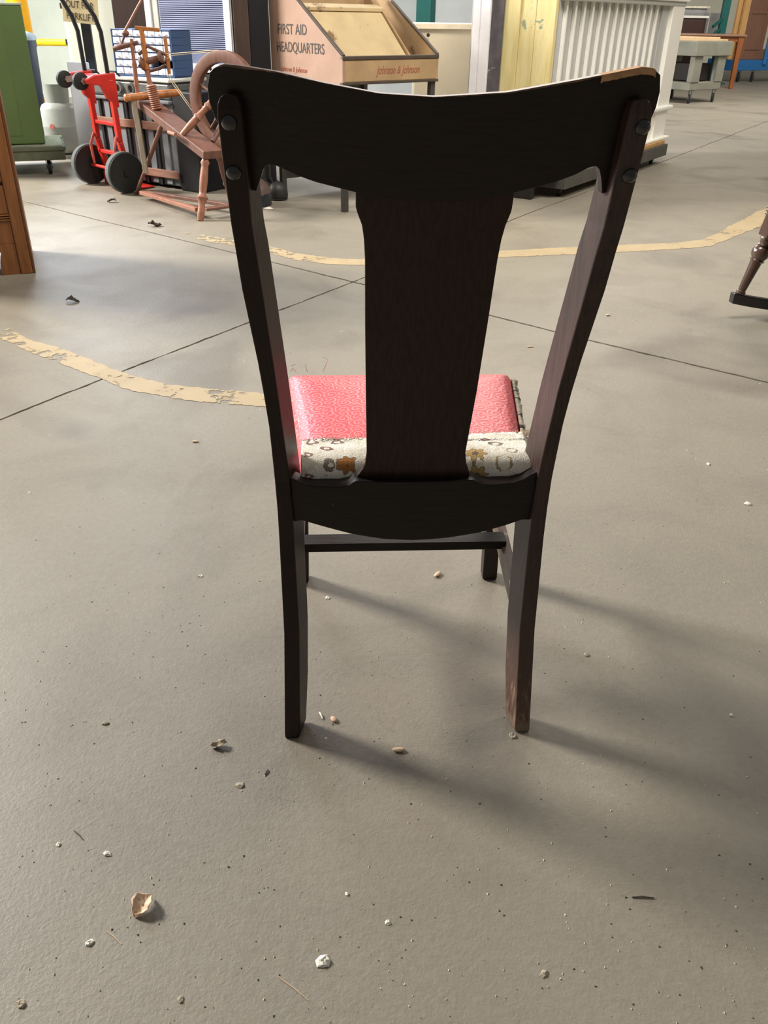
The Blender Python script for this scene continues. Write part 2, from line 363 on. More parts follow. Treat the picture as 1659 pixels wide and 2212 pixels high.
# splat
m = MB(); R = []
SP = [(.447, -.084, .080), (.4660, -.084, .080), (.470, -.081, .0795), (.478, -.0755, .077), (.487, -.072, .0735), (.506, -.070, .071), (.602, -.072, .078), (.705, -.074, .081), (.79, -.075, .083), (.815, -.0765, .0845), (.832, -.079, .087), (.848, -.085, .0915), (.853, -.0862, .092), (.870, -.0862, .092), (.895, -.0862, .092)]
for z in sorted({p[0] for p in SP} | {.55, .65, .75, .472, .482, .825, .84}):
    xl, xr = ip(SP, z); o_ = -.0095 if z > .8 else -.0095*max(0, (z-.5)/.3)
    y = prof(z)+o_+.003
    ring = []
    for k in range(9): x = xl+(xr-xl)*k/8; ring.append(V((x, y-.003*(1-((x-.003)/.085)**2), z)))
    for k in range(8, -1, -1): x = xl+(xr-xl)*k/8; ring.append(V((x, y+.010-.003*(1-((x-.003)/.085)**2), z)))
    R.append(ring)
m.loft(R); m.build('back_splat', mat('dark_reddish_oak', (46, 29, 23), .4, var=.35, scale=1., grain=(240, 240, 14), bump=.12, bscale=1., spec=.3), ch, bev=.0012, smooth=40)
# rear seat rail, scooped at both ends of its top edge
m = MB(); R = []
TPR = [(-.181, .463), (-.170, .459), (-.160, .4545), (-.145, .4525), (-.110, .453), (-.094, .457), (-.089, .4630), (-.086, .464), (.084, .464), (.088, .4625), (.098, .456), (.112, .4535), (.145, .4535), (.160, .458), (.170, .464), (.181, .468)]
BTR = [(-.181, .388), (-.165, .392), (-.13, .383), (-.09, .373), (-.045, .366), (0, .3635), (.05, .366), (.10, .372), (.14, .381), (.165, .388), (.181, .386)]
for i in range(73):
    x = -.180+.360*i/72; zt = ipx(TPR, x); zb = ipx(BTR, x); y = .060-.018*(1-(x/.18)**2)
    R.append([V((x, y, zb)), V((x, y-.0015, (zt+zb)/2)), V((x, y, zt)), V((x, y+.027, zt)), V((x, y+.027, zb))])
m.loft(R); rr = m.build('rear_seat_rail', DWH, ch, bev=.0015, smooth=40)
k = MB(); k.lathe([(0, .0026), (.6, .0026), (.7, .0012), (1, .001)], (-.118, .0495, .424), (-.118, .0480, .424), 14); k.build('screw_plug', mat('plug', (52, 48, 46), .5), rr, smooth=50)
# seat frame and stretchers
for s_ in (-1, 1):
    m = MB(); m.beam((s_*.172, .085, .405), (s_*.196, .43, .405), .022, .055); m.build('side_seat_rail', DWH, ch, bev=.0015)
    m = MB(); m.beam((s_*.183, .045, .195), (s_*(.188 if s_ < 0 else .200), .44, .195), .018, .034); m.build('side_stretcher', mat('worn_stretcher', (88, 68, 54), .45, var=.3, scale=30, wear=(190, 172, 148), wearamt=.56) if s_ > 0 else DWH, ch, bev=.0015, label='worn pale side stretcher' if s_ > 0 else None)
m = MB(); m.box((0.006, .44, .405), (.39, .022, .055)); m.build('front_seat_rail', DWH, ch, bev=.0015)
m = MB(); m.beam((-.184, .268, .214), (.192, .268, .214), .034, .017); m.build('cross_stretcher', DWH, ch, bev=.0012)
# the seat
def vinyl():
    t = NT('red_swirl_vinyl'); v = t.coord((1, 1, 1)); 
    nz = t.new('ShaderNodeTexNoise'); t.put(nz.inputs['Vector'], v); nz.inputs['Scale'].default_value = 30; nz.inputs['Detail'].default_value = 1
    vm = t.new('ShaderNodeVectorMath', operation='SCALE'); t.t.links.new(nz.outputs['Color'], vm.inputs[0]); vm.inputs[3].default_value = .012
    va = t.new('ShaderNodeVectorMath', operation='ADD'); t.put(va.inputs[0], v); t.t.links.new(vm.outputs[0], va.inputs[1])
    vo = t.new('ShaderNodeTexVoronoi'); vo.voronoi_dimensions = '2D'; t.t.links.new(va.outputs[0], vo.inputs['Vector']); vo.inputs['Scale'].default_value = 48; vo.inputs['Randomness'].default_value = .55
    df = t.new('ShaderNodeVectorMath', operation='SUBTRACT'); t.t.links.new(va.outputs[0], df.inputs[0]); t.t.links.new(vo.outputs['Position'], df.inputs[1])
    sx = t.new('ShaderNodeSeparateXYZ'); t.t.links.new(df.outputs[0], sx.inputs[0]); an = t.math('ARCTAN2', sx.outputs[1], sx.outputs[0])
    sp = t.math('SINE', t.math('MULTIPLY_ADD', vo.outputs['Distance'], 17., an))
    l = t.ramp(sp, .45, .98)
    c = t.mix(t.math('MULTIPLY', l, .62), lin((234, 92, 98)), lin((254, 200, 200))); c = t.mix(t.ramp(t.noise(v, 9, 2), .35, .65), c, t.mix(.25, c, lin((214, 60, 72))))
    t.set(Base_Color=c, Roughness=.40); t.bump(sp, .16, .0008); return t.m
def tapestry():
    t = NT('floral_tapestry'); v = t.coord(); sp = t.new('ShaderNodeSeparateXYZ'); t.put(sp.inputs[0], v)
    x = sp.outputs[0]; s_ = t.math('SUBTRACT', sp.outputs[1], t.math('SUBTRACT', sp.outputs[2], .48))
    n = t.noise(v, 60, 6, .7, .5); c = t.mix(t.ramp(n, .3, .7), lin((248, 238, 216)), lin((255, 252, 242)))
    c = t.mix(t.math('MULTIPLY', t.ramp(t.noise(v, 22, 4, .6), .5, .7), .5), c, lin((150, 128, 92)))
    wob = t.math('MULTIPLY', t.math('SUBTRACT', t.noise(v, 260, 2), .5), .007)
    def blob(cx, cs, r, pet, ang, sq, colr, c, hollow=0.):
        dx = t.math('SUBTRACT', x, cx); ds = t.math('MULTIPLY', t.math('SUBTRACT', s_, cs), sq*1.7)
        rad = t.math('ADD', t.math('SQRT', t.math('ADD', t.math('MULTIPLY', dx, dx), t.math('MULTIPLY', ds, ds))), wob)
        an = t.math('ARCTAN2', ds, dx); lim = t.math('MULTIPLY', t.math('MULTIPLY_ADD', t.math('COSINE', t.math('MULTIPLY_ADD', an, pet, ang)), .15, .85), r)
        f = t.math('LESS_THAN', rad, lim)
        if hollow: f = t.math('MULTIPLY', f, t.math('GREATER_THAN', rad, r*hollow))
        return t.mix(t.math('MULTIPLY', f, .85), c, lin(colr))
    for a in ((-.150, .128, .011, 3, .3, 1., (128, 70, 70), .45), (-.128, .113, .011, 2, 1., 1., (128, 70, 70), .4), (-.122, .088, .012, 2, 2., 1., (96, 84, 68), .5), (-.155, .100, .008, 3, 0, 1, (136, 84, 78), .3),
              (-.078, .066, .014, 3, .7, 1., (84, 74, 50), .35), (-.062, .092, .010, 4, .7, 1., (88, 82, 62), .3), (.128, .122, .012, 2, .8, 1, (92, 74, 66), .5), (.115, .135, .009, 3, .8, 1, (128, 70, 70), .3),
              (.076, .075, .010, 3, .2, 1., (80, 74, 54), .35), (.098, .066, .012, 2, 1.9, 1., (84, 78, 56), .4), (.060, .112, .010, 3, .2, 1, (96, 84, 66), .4), (-.035, .100, .014, 3, .5, 1, (96, 84, 66), .4), (.02, .09, .016, 5, .5, 1, (150, 96, 60), .3), (-.112, .130, .012, 3, .9, 1, (120, 72, 66), .4), (-.140, .070, .010, 2, .4, 1, (110, 92, 66), .5), (-.100, .058, .011, 3, 1.3, 1, (92, 84, 56), .35), (.135, .090, .013, 2, .4, 1, (150, 128, 92), .7), (.150, .105, .010, 2, 1.4, 1, (150, 128, 92), .6), (.112, .084, .009, 2, 2.4, 1, (88, 82, 60), .4)):
        c = blob(*a[:7], c, a[7])
    for cx, cs, colr, mid_ in ((-.098, .088, (190, 120, 52), (120, 80, 40)), (.094, .100, (196, 160, 96), (96, 88, 76))):
        c = blob(cx, cs, .0185, 7, .4, 1.1, (104, 86, 54), c); c = blob(cx, cs, .0165, 7, .4, 1.1, colr, c); c = blob(cx, cs, .006, 5, 0, 1.1, mid_, c)
    sn = t.noise(v, 75, 3, .5, 2.2); lnm = t.math('LESS_THAN', t.math('ABSOLUTE', t.math('SUBTRACT', sn, .52)), .014)
    c = t.mix(t.math('MULTIPLY', t.math('MULTIPLY', lnm, t.ramp(t.noise(v, 28, 2), .45, .55)), .55), c, lin((132, 108, 74)))
    # black selvedge stripes near the torn edge
    for s0 in (.137, .1335): 
        c = t.mix(t.math('MULTIPLY', t.math('LESS_THAN', t.math('ABSOLUTE', t.math('SUBTRACT', t.math('ADD', s_, wob), s0)), .0009), t.ramp(n, .42, .5)), c, lin((70, 62, 56)))
    t.set(Base_Color=c, Roughness=.9); t.bump(t.noise(v, 420, 2), .5, .0015); return t.m
def half(y): return .163+(.205-.163)*(y-.085)/(.44-.085)
def ring(o_, z, y0=.083, y1=.448):
    out = []; 
    cs = [(-1, y0), (1, y0), (1, y1), (-1, y1)]; rad = .014
    pts = [V((sx*(half(yy)+(.008 if sx > 0 else 0))-sx*o_, yy+(o_ if yy == y0 else -o_), z)) for sx, yy in cs]
    for i in range(4):
        p = pts[i]; a = (pts[i-1]-p).normalized(); b = (pts[(i+1) % 4]-p).normalized()
        for k in range(5):
            u = k/4; q = p+a*rad*(1-u)**2+b*rad*u**2; out.append(q)
        for k in range(1, 6):
            out.append(p+b*rad+(pts[(i+1) % 4]-b*rad-(p+b*rad))*k/6)
    return out
m = MB(); m.loft([ring(0, .428), ring(-.001, .448), ring(.0025, .4615), ring(.009, .470), ring(.022, .4745), ring(.05, .478), ring(.10, .480), ring(.14, .4805)])
cu = m.build('seat_cushion', vinyl(), ch, smooth=60)
m = MB(); N = 120; V_ = []
for i in range(N+1):
    u = i/N; x0 = -.1655+.342*u
    rag = .139+.024*u+.004*pn(V((u*14, 0, 4)))+.0035*pn(V((u*60, 2, 4)))+.002*abs(pn(V((u*170, 2, 9))))
    lift = .0015+.0035*max(0, pn(V((u*9, 5, 0))))
    V_.append([V((x0, .079, .440)), V((x0, .0765, .452)), V((x0, .0775, .461)), V((x0, .0815, .470)), V((x0, .090, .4765)), V((x0, .105, .4805)), V((x0, .122, .4822)), V((x0+.001, rag-.006, .4825+lift*.4)), V((x0+.001*pn(V((u*80, 0, 0))), rag, .4825+lift))])
fs = []; vs = [p for r_ in V_ for p in r_]; k = len(V_[0])
for i in range(N):
    for j in range(k-1): fs.append((i*k+j, (i+1)*k+j, (i+1)*k+j+1, i*k+j+1))
m.add(vs, fs); tp_ = m.build('tapestry_cover', tapestry(), ch, smooth=60, label='cream floral tapestry strip with torn front edge')
sd = tp_.modifiers.new('cloth', 'SOLIDIFY'); sd.thickness = .0014; sd.offset = 0
THR = mat('pale_thread', (222, 208, 182), .9)
m = MB()
for i in range(150):
    u = random.random(); x = -.165+.34*u; y = .139+.024*u+.004*pn(V((u*14, 0, 4)))+.0035*pn(V((u*60, 2, 4))); L = random.uniform(.003, .010); a = random.uniform(.3, 2.8)
    p = V((x, y-.001, .4845)); q = p+V((math.cos(a)*L, math.sin(a)*L*.8, random.uniform(.0, .003))); m.tube([p, (p+q)/2+V((0, 0, .0012)), q], .00035, 4)
for i in range(26):
    p = V((.176+random.uniform(-.004, .004), .158+random.uniform(-.006, .008), .4800)); a = random.uniform(-.3, 1.5); L = random.uniform(.012, .030)
    q = p+V((math.cos(a)*L, math.sin(a)*L*.7, random.uniform(-.008, .008))); m.tube([p, (p+q)/2+V((random.uniform(-.004, .004), 0, .005)), q+V((0, random.uniform(-.006, .004), 0))], .00045, 4)
for x, L, h_ in ((-.186, .010, .010), (-.166, .004, .012), (-.138, -.010, .022), (-.197, -.004, .006)):
    m.tube([V((x, .444, .474)), V((x-L*.6, .446, .474+h_*.6)), V((x-L, .450, .474+h_)), V((x-L*.2, .455, .474+h_*1.15))], .0006, 4)
th = m.build('frayed_threads', THR, ch); th['kind'] = 'stuff'
m = MB(); vs = []; N = 90
for i in range(N+1):
    u = i/N; y = .17+.262*u; x = half(y)+.0085; wdt = .006+.006*abs(pn(V((u*22, 0, 0))))+.004*abs(pn(V((u*80, 1, 0))))
    vs += [V((x-.002, y, .4655)), V((x+.002, y, .466)), V((x+wdt, y, .462+.004*pn(V((u*30, 3, 0))))), V((x+wdt*1.02, y, .440)), V((x-.002, y, .440))]
m.add(vs, [(i*5+j, (i+1)*5+j, (i+1)*5+(j+1) % 5, i*5+(j+1) % 5) for i in range(N) for j in range(5)]); 
m.build('torn_side_welt', mat('torn_fabric', (176, 164, 144), .9, var=.35, scale=70, wear=(44, 34, 34), wearamt=.52), ch, smooth=50, label='ragged grey and black torn fabric along the seat side')

# ================================================================== WALLS BEHIND
WALLP = mat('painted_wall', (206, 214, 200), .8, var=.06, scale=3, bump=.1)
WALLG = mat('grey_wall', (168, 172, 172), .8, var=.08, scale=3, bump=.1)
WALLW = mat('bright_wall', (236, 232, 214), .8, var=.04, scale=3)
def wall(name, a, b, h, m, th=.15, z0=0., label=None):
    k = MB(); a = V((*a, z0)); b = V((*b, z0)); d = (b-a).normalized(); n = V((-d.y, d.x, 0))
    k.prism([(0, 0), ((b-a).length, 0), ((b-a).length, h), (0, h)], a, d, (0, 0, 1), n, th); o = struct(k.build(name, m))
    if label: o['label'] = label
    return o
wall('wall_back', (-9.2, 12.6), (1.6, 12.6), 3.4, WALLP)
wall('wall_middle', (1.6, 12.75), (1.6, 25), 3.4, WALLG)
wall('wall_far', (1.6, 25), (18, 25), 3.4, WALLW)
wall('wall_right', (18, 25), (18, -3), 3.4, WALLW)
k = MB(); k.prism([(0, 0), (3.5, 0), (3.5, 3.3), (0, 3.3)], (-2.4, 12.55, .0), (1, 0, 0), (0, 0, 1), (0, -1, 0), .05); o = struct(k.build('trim_3', WALLG)); o['label'] = 'grey panel on the back wall'
WINM = NT('bright_window_glass'); WINM.set(Base_Color=(.9, .9, .86, 1), Roughness=.3); WINM.b.inputs['Emission Color'].default_value = (1, .97, .88, 1); WINM.b.inputs['Emission Strength'].default_value = 1.1
WHITEP = mat('white_paint', (232, 230, 222), .45, var=.04, scale=20)
def far_window(name, x0, x1, z0, z1, y, label):
    e = thing(name, label, None, ((x0+x1)/2, y, z0)); struct(e)
    m = MB(); w_ = .07
    m.box2((x0, y-.05, z0), (x0+w_, y, z1)); m.box2((x1-w_, y-.05, z0), (x1, y, z1)); m.box2((x0+w_, y-.05, z1-w_), (x1-w_, y, z1)); m.box2((x0+w_, y-.05, z0), (x1-w_, y, z0+w_))
    m.build('window_frame', WHITEP, e)
    m = MB(); m.box2((x0+w_, y-.02, z0+w_), (x1-w_, y-.005, z1-w_)); m.build('window_pane', WINM.m, e)
far_window('window_1', 1.05, 1.62, .55, 2.5, 12.55, 'bright lit window behind the beige box counter')
# green steel column
GRN = mat('green_steel', (16, 92, 88), .4, var=.15, scale=10)
m = MB(); p = A(926, 30, 11.8); m.box((p.x, 11.8, 1.7), (.035, .2, 3.4)); m.box((p.x-.08, 11.72, 1.7), (.15, .03, 3.4)); m.box((p.x+.0, 11.88, 1.7), (.17, .03, 3.4))
struct(m.build('trim_4', GRN, None))['label'] = 'dark green steel column against the grey wall'

# ================================================================== LEFT BACKGROUND
OAK = mat('golden_oak', (150, 96, 54), .42, var=.3, scale=1., grain=(60, 60, 5), bump=.1, bscale=1.)
OAKD = mat('brown_oak_edge', (112, 68, 38), .45, var=.3, scale=1., grain=(60, 60, 5))
# dresser
c0 = V((-1.625, 3.80, 0)); dr = thing('dresser', 'golden oak dresser with panelled side and bracket feet at the edge of the view', 'dresser', c0)
ax = V((-.925, -.38, 0)).normalized(); ay = V((-.38, .925, 0)).normalized(); az = V((0, 0, 1))
def dbox(mb, a0, a1, b0, b1, z0, z1): mb.prism([(a0, z0), (a1, z0), (a1, z1), (a0, z1)], c0+ay*b0, ax, az, ay, b1-b0)
H_ = 1.15
m = MB(); dbox(m, .035, .60, .02, .42, .16, H_); m.build('carcass', OAKD, dr)
for a in (.0, .565):
    m = MB(); dbox(m, a, a+.05, -.005, .045, .0, H_); m.build('corner_post', OAK, dr, bev=.004)
m = MB(); dbox(m, -.012, .0, -.004, .44, 0, H_); m.build('side_panel', OAKD, dr, bev=.003)
for a in (.0, .56): m = MB(); dbox(m, a, a+.05, .40, .44, 0, .3); m.build('back_foot', OAKD, dr)
for i, (z0, z1) in enumerate(((.135, .235), (.262, .38), (.395, .475), (.50, .60), (.70, .78), (.95, 1.02))):
    m = MB(); dbox(m, .05, .565, .0, .02, z0, z1); m.build('rail', OAK, dr, bev=.003)
for z0, z1 in ((.235, .262), (.60, .70), (.78, .95)):
    m = MB(); dbox(m, .05, .565, .008, .02, z0, z1); m.build('recessed_panel', OAK, dr, bev=.002)
for z in (.238, .248, .258):
    m = MB(); m.beam(c0+ax*.05+ay*.0+az*z, c0+ax*.565+ay*.0+az*z, .012, .006); m.build('moulding', OAK, dr, bev=.0015)
for a in (.16, .32, .46):
    m = MB(); dbox(m, a, a+.04, -.003, .0, .262, .475); m.build('stile', OAK, dr, bev=.001)
m = MB(); P = [(.05, .0), (.05, .135), (.565, .135), (.565, .0), (.52, .0)]
P += [(.50-.02*math.cos(t)+.0, .10*math.sin(t)) for t in [math.pi/2*q/6 for q in range(7)]]
P += [(.11+.02*math.cos(t), .10*math.sin(t)) for t in [math.pi/2*q/6 for q in range(6, -1, -1)]]+[(.085, .0)]
m.prism(P, c0, ax, az, ay, .022); m.build('apron', OAK, dr, bev=.002)
m = MB(); dbox(m, -.02, .63, -.02, .45, H_, H_+.03); m.build('top_board', OAK, dr, bev=.005)

# green metal cabinet on a wooden dolly
GC = mat('olive_green_enamel', (88, 112, 62), .5, var=.12, scale=2.5, bump=.05, wear=(110, 128, 92), wearamt=.66)
DOLW = mat('grey_green_wood', (98, 104, 84), .8, var=.2, scale=14)
DARKM = mat('dark_rubber', (26, 27, 28), .6)
STEEL = mat('dull_steel', (140, 142, 142), .4, .8, var=.2, scale=30)
p = FL(99, 312, .2); q0 = V((p.x, p.y, 0)); gx = V((-.93, -.36, 0)).normalized(); gy = V((-.36, .93, 0)).normalized()
g = thing('metal_cabinet', 'tall olive green metal cabinet standing on a low wooden dolly', 'cabinet', q0+az*.205)
m = MB(); m.prism([(0, .205), (.75, .205), (.75, 1.055), (0, 1.055)], q0, gx, az, gy, .55); m.build('body', GC, g, bev=.008)
m = MB(); m.prism([(-.006, 1.055), (.756, 1.055), (.756, 1.068), (-.006, 1.068)], q0-gy*.006, gx, az, gy, .562); m.build('top_edge', mat('pale_green_edge', (170, 184, 160), .5), g, bev=.003)
m = MB(); m.prism([(.14, .26), (.60, .26), (.60, 1.0), (.14, 1.0)], q0-gy*.004, gx, az, gy, .006); m.build('door', GC, g, bev=.004)
m = MB(); m.box(q0+gx*.55+az*.65-gy*.02, (.02, .03, .12)); m.build('handle', STEEL, g, bev=.003)
d_ = thing('dolly', 'low grey-green wooden dolly under the olive cabinet', 'dolly', q0)
for i in range(4):
    m = MB(); m.prism([(-.13, .165), (.85, .165), (.85, .19), (-.13, .19)], q0+gy*(-.06+i*.17), gx, az, gy, .16); m.build('deck_board', DOLW, d_, bev=.004)
m = MB(); m.prism([(-.12, .10), (.84, .10), (.84, .165), (-.12, .165)], q0-gy*.05, gx, az, gy, .05); m.build('front_beam', DOLW, d_, bev=.004)
m = MB(); m.prism([(-.12, .10), (.84, .10), (.84, .165), (-.12, .165)], q0+gy*.55, gx, az, gy, .05); m.build('rear_beam', DOLW, d_, bev=.004)
def caster(par, at_, r=.045, ang=0., h=None, wm=None, fm=None):
    """swivel caster hanging from height h at point at_ (ground point)"""
    h = h or .10; e = MB(); a = V((math.cos(ang), math.sin(ang), 0)); sd_ = V((-a.y, a.x, 0)); c = V((at_[0], at_[1], r))
    e.lathe([(0, .001), (0, r*.82), (.12, r), (.88, r), (1, r*.82), (1, .001)], c-sd_*.014, c+sd_*.014, 20); wh = e.build('caster_wheel', wm or DARKM, par, smooth=40)
    e = MB(); top = h; 
    for s_ in (-1, 1): e.prism([(-.012, r-.012), (.012, r-.012), (.035, top), (-.025, top)], V((at_[0], at_[1], 0))+sd_*(s_*.019), a, az, sd_, .003)
    e.box((at_[0]+a.x*.005, at_[1]+a.y*.005, top), (.075, .075, .005)); e.lathe([(0, .008), (1, .008)], c-sd_*.022, c+sd_*.022, 10); e.build('caster_fork', fm or STEEL, par)
for a, b in ((.0, .02), (.76, .02), (.0, .52), (.76, .52)): caster(d_, q0+gx*a+gy*b, .045, 1.9, .10)
# sheet of cloth between cabinet and dolly
m = MB(); vs = []; n_ = 30
for i in range(n_+1):
    a = -.11+.9*i/n_; w1 = .012*pn(V((a*9, 0, 0))); 
    vs += [q0+gx*a-gy*(.045+w1)+az*(.193), q0+gx*a+gy*.0+az*.1975, q0+gx*a+gy*.50+az*.1975]
m.add(vs, [(i*3+j, i*3+3+j, i*3+4+j, i*3+1+j) for i in range(n_) for j in range(2)]); o = m.build('moving_blanket', mat('pale_green_cloth', (150, 156, 134), .95, var=.2, scale=25), None)
tag(o, 'pale grey-green cloth sheet lying between cabinet and dolly', 'blanket'); sdm = o.modifiers.new('t', 'SOLIDIFY'); sdm.thickness = .006; sdm.offset = 0

# navy bin with lid
p = A(66, 183, 8.6); cx, cy = p.x-.02, 8.6; b_ = thing('waste_bin', 'dark navy bin with a pale domed lid behind the green cabinet', 'bin', (cx, cy, 0))
NAV = mat('navy_plastic', (34, 42, 58), .45, var=.1, scale=8)
m = MB(); m.lathe([(0, .10), (.0, .105), (.93, .128), (.93, .136), (1, .136), (1, .12)], (cx, cy, 0), (cx, cy, .79), 28); m.build('bin_body', NAV, b_, smooth=40)
m = MB(); m.lathe([(0, .142), (.25, .145), (.6, .128), (.85, .07), (1, .002)], (cx, cy, .79), (cx, cy, .87), 28); m.build('lid', mat('pale_blue_grey_plastic', (140, 156, 166), .35), b_, smooth=50)
# propane tanks
PRO = mat('white_tank_paint', (148, 149, 144), .38, var=.1, scale=10, wear=(120, 112, 100), wearamt=.64)
def propane(cx, cy, r, label, band):
    t_ = thing('propane_tank', label, 'gas tank', (cx, cy, 0), group='propane tanks')
    m = MB(); m.lathe([(0, .10), (0, .108), (.1, .108), (.1, .10)], (cx, cy, 0), (cx, cy, .30), 28); m.build('foot_ring', PRO, t_, smooth=40)
    P = [(0, .01), (.02, r*.55), (.07, r*.86), (.14, r), (.52, r), (.53, r*1.012), (.545, r*1.012), (.555, r), (.86, r), (.93, r*.88), (.98, r*.58), (1, .01)]
    m = MB(); m.lathe(P, (cx, cy, .025), (cx, cy, .415), 32); bd = m.build('tank_body', PRO, t_, smooth=50)
    m = MB(); R = []; 
    for i in range(25):
        a = -2.3+4.9*i/24-math.pi/2+.4; zt = .535 if 4 < i < 20 else .47; e = V((math.cos(a), math.sin(a), 0)); c = V((cx, cy, 0))
        R.append([c+e*.085+az*.395, c+e*.088+az*.395, c+e*.098+az*zt, c+e*.094+az*zt])
    m.loft(R); m.build('guard_collar', PRO, t_, smooth=40)
    m = MB(); m.lathe([(0, .018), (.6, .018), (.6, .026), (1, .026)], (cx, cy, .41), (cx, cy, .49), 12); m.tube([(cx, cy, .455), (cx+.06, cy-.03, .46)], .011, 8); m.build('valve', mat('valve_dark', (52, 54, 52), .4, .6), t_, smooth=40)
    if band:
        a0 = -1.75; m = MB(); e = V((math.cos(a0), math.sin(a0), 0)); c = V((cx, cy, .24))+e*(r+.001); m.lathe([(0, .020), (1, .020)], c, c+e*.002, 18); m.lathe([(0, .012), (1, .012)], c+e*.001, c+e*.003, 18)
        m.build('round_emblem', mat('faded_red_print', (176, 92, 84), .6), t_, label='faded red round emblem')
propane(-2.64, 7.27, .140, 'white propane tank with faded red emblem beside the green cabinet', True)
propane(-2.62, 8.05, .145, 'plain white propane tank standing behind the nearer one', False)

# guard rail and yellow post
YEL = mat('safety_yellow', (244, 178, 22), .4, var=.08, scale=6)
p = A(39, 20, 10.4); y_ = thing('safety_rail', 'thick yellow steel post with thin yellow horizontal rail near the back wall', 'railing', (p.x, 10.4, 0))
m = MB(); m.lathe([(0, .11), (1, .11)], (p.x, 10.4, 0), (p.x, 10.4, 1.4), 24); m.lathe([(0, .11), (.5, .09), (1, .01)], (p.x, 10.4, 1.4), (p.x, 10.4, 1.46), 24); m.build('post', YEL, y_, smooth=40)
m = MB(); q = A(100, 91.5, 10.4); m.tube([(p.x, 10.4, q.z), (-2.4, 10.4, q.z)], .034, 12); m.build('rail', mat('bright_yellow', (250, 214, 30), .4), y_, smooth=40)
m = MB(); m.tube([(-2.4, 10.4, 0), (-2.4, 10.4, q.z)], .034, 12); m.build('post', YEL, y_, smooth=40)

# white enamel appliance with rounded corner
CR = mat('cream_enamel', (214, 214, 200), .4, var=.05, scale=4); WE_ = mat('white_enamel', (226, 232, 236), .35, var=.03, scale=4)
f0 = V((-2.93, 8.55, 0)); fr = thing('enamel_cabinet', 'tall cream enamel cabinet with white rounded corners behind the red hand truck', 'cabinet', f0)
P = []
for (cx, cz, a0) in ((.12, .42, math.pi), (.88, .42, 1.5*math.pi), (.88, 1.6, 0), (.12, 1.6, .5*math.pi)):
    for k_ in range(7): a = a0+math.pi/2*k_/6; P.append((cx+.12*math.cos(a), cz+.12*math.sin(a)))
m = MB(); m.prism(P, f0, (.47, .0, 0), az, (0, 1, 0), .5); m.build('body', WE_, fr, bev=.02)
P2 = [(.1+(a-.1)*.94+.02, .98*(b-.9)+.9) for a, b in P]
m = MB(); m.prism(P2, f0+V((.02, -.012, 0)), (.47, 0, 0), az, (0, 1, 0), .012); m.build('door', CR, fr, bev=.004)
m = MB(); m.box(f0+V((.235, .27, .16)), (.40, .4, .32)); m.build('plinth', mat('plinth_grey', (120, 124, 122), .5), fr, bev=.01)
for z in (.78, 1.06): m = MB(); m.box(f0+V((-.012, .06, z)), (.03, .04, .045)); m.build('hinge', DARKM, fr, bev=.004)
# pale plastic board leaning
a0_ = FL(187, 330); m = MB(); tl, tr = A(148, 165, 6.62), A(172, 165, 6.6); bl, br_ = FL(162, 338), FL(190, 338)
bl = V((-2.36, 6.82, 0.)); m = MB(); m.beam((-2.22, 6.60, .005), (-2.20, 6.58, .72), .15, .02, up=(0, -1, 0)); o = m.build('plastic_board', mat('pale_blue_plastic', (226, 236, 246), .5, var=.05, scale=8), None, bev=.006)
tag(o, 'tall pale blue-white plastic board leaning beside the trunk and hand truck', 'board')

# ------------------------------------------------------------------ trunk
tr0 = V((-2.06, 6.32, 0)); tx = (V((-1.235, 5.80, 0))-tr0).normalized(); ty = V((-tx.y, tx.x, 0)); TW = (V((-1.235, 5.80, 0))-tr0).length
GT = mat('grey_canvas', (112, 116, 120), .8, var=.14, scale=16); GTL = mat('pale_grey_strip', (128, 134, 140), .75, var=.12, scale=16); BLK = mat('black_band', (24, 24, 27), .6); SLAT = mat('dusty_pink_wood', (150, 110, 92), .7, var=.2, scale=1, grain=(8, 8, 60))
tk = thing('steamer_trunk', 'big grey steamer trunk with wooden slats and black bands behind the spinning wheel', 'trunk', tr0)
def tb(mb, a0, a1, b0, b1, z0, z1): mb.prism([(a0, z0), (a1, z0), (a1, z1), (a0, z1)], tr0+ty*b0, tx, az, ty, b1-b0)
m = MB(); tb(m, 0, TW*.80, 0, .36, .02, .52); m.build('body', GT, tk, bev=.01)
m = MB(); tb(m, TW*.80, TW, -.01, .36, .0, .60); m.build('dark_end', BLK, tk, bev=.01)
for a in (.03, .135, .27, .40, .53, .66): 
    if a < TW*.78: m = MB(); tb(m, a, a+.05, -.012, .0, .03, .51); m.build('canvas_strip', GTL, tk, bev=.002)
for a in (.0, .085, .205, .34, .47, .60): m = MB(); tb(m, a, a+.022, -.018, .0, .02, .52); m.build('black_band', BLK, tk, bev=.002)
for z in (.36, .07): m = MB(); tb(m, .0, TW*.8, -.03, -.012, z, z+.05); m.build('wooden_slat', SLAT, tk, bev=.004)
for a in (.01, .45): m = MB(); tb(m, a, a+.05, -.04, -.028, .35, .42); m.build('clasp', DARKM, tk, bev=.004)
PRT = mat('faded_blue_print', (88, 102, 132), .8)
m = MB(); tb(m, -.01, TW*.79, -.03, .37, .52, .54); m.build('lid', GT, tk, bev=.006)

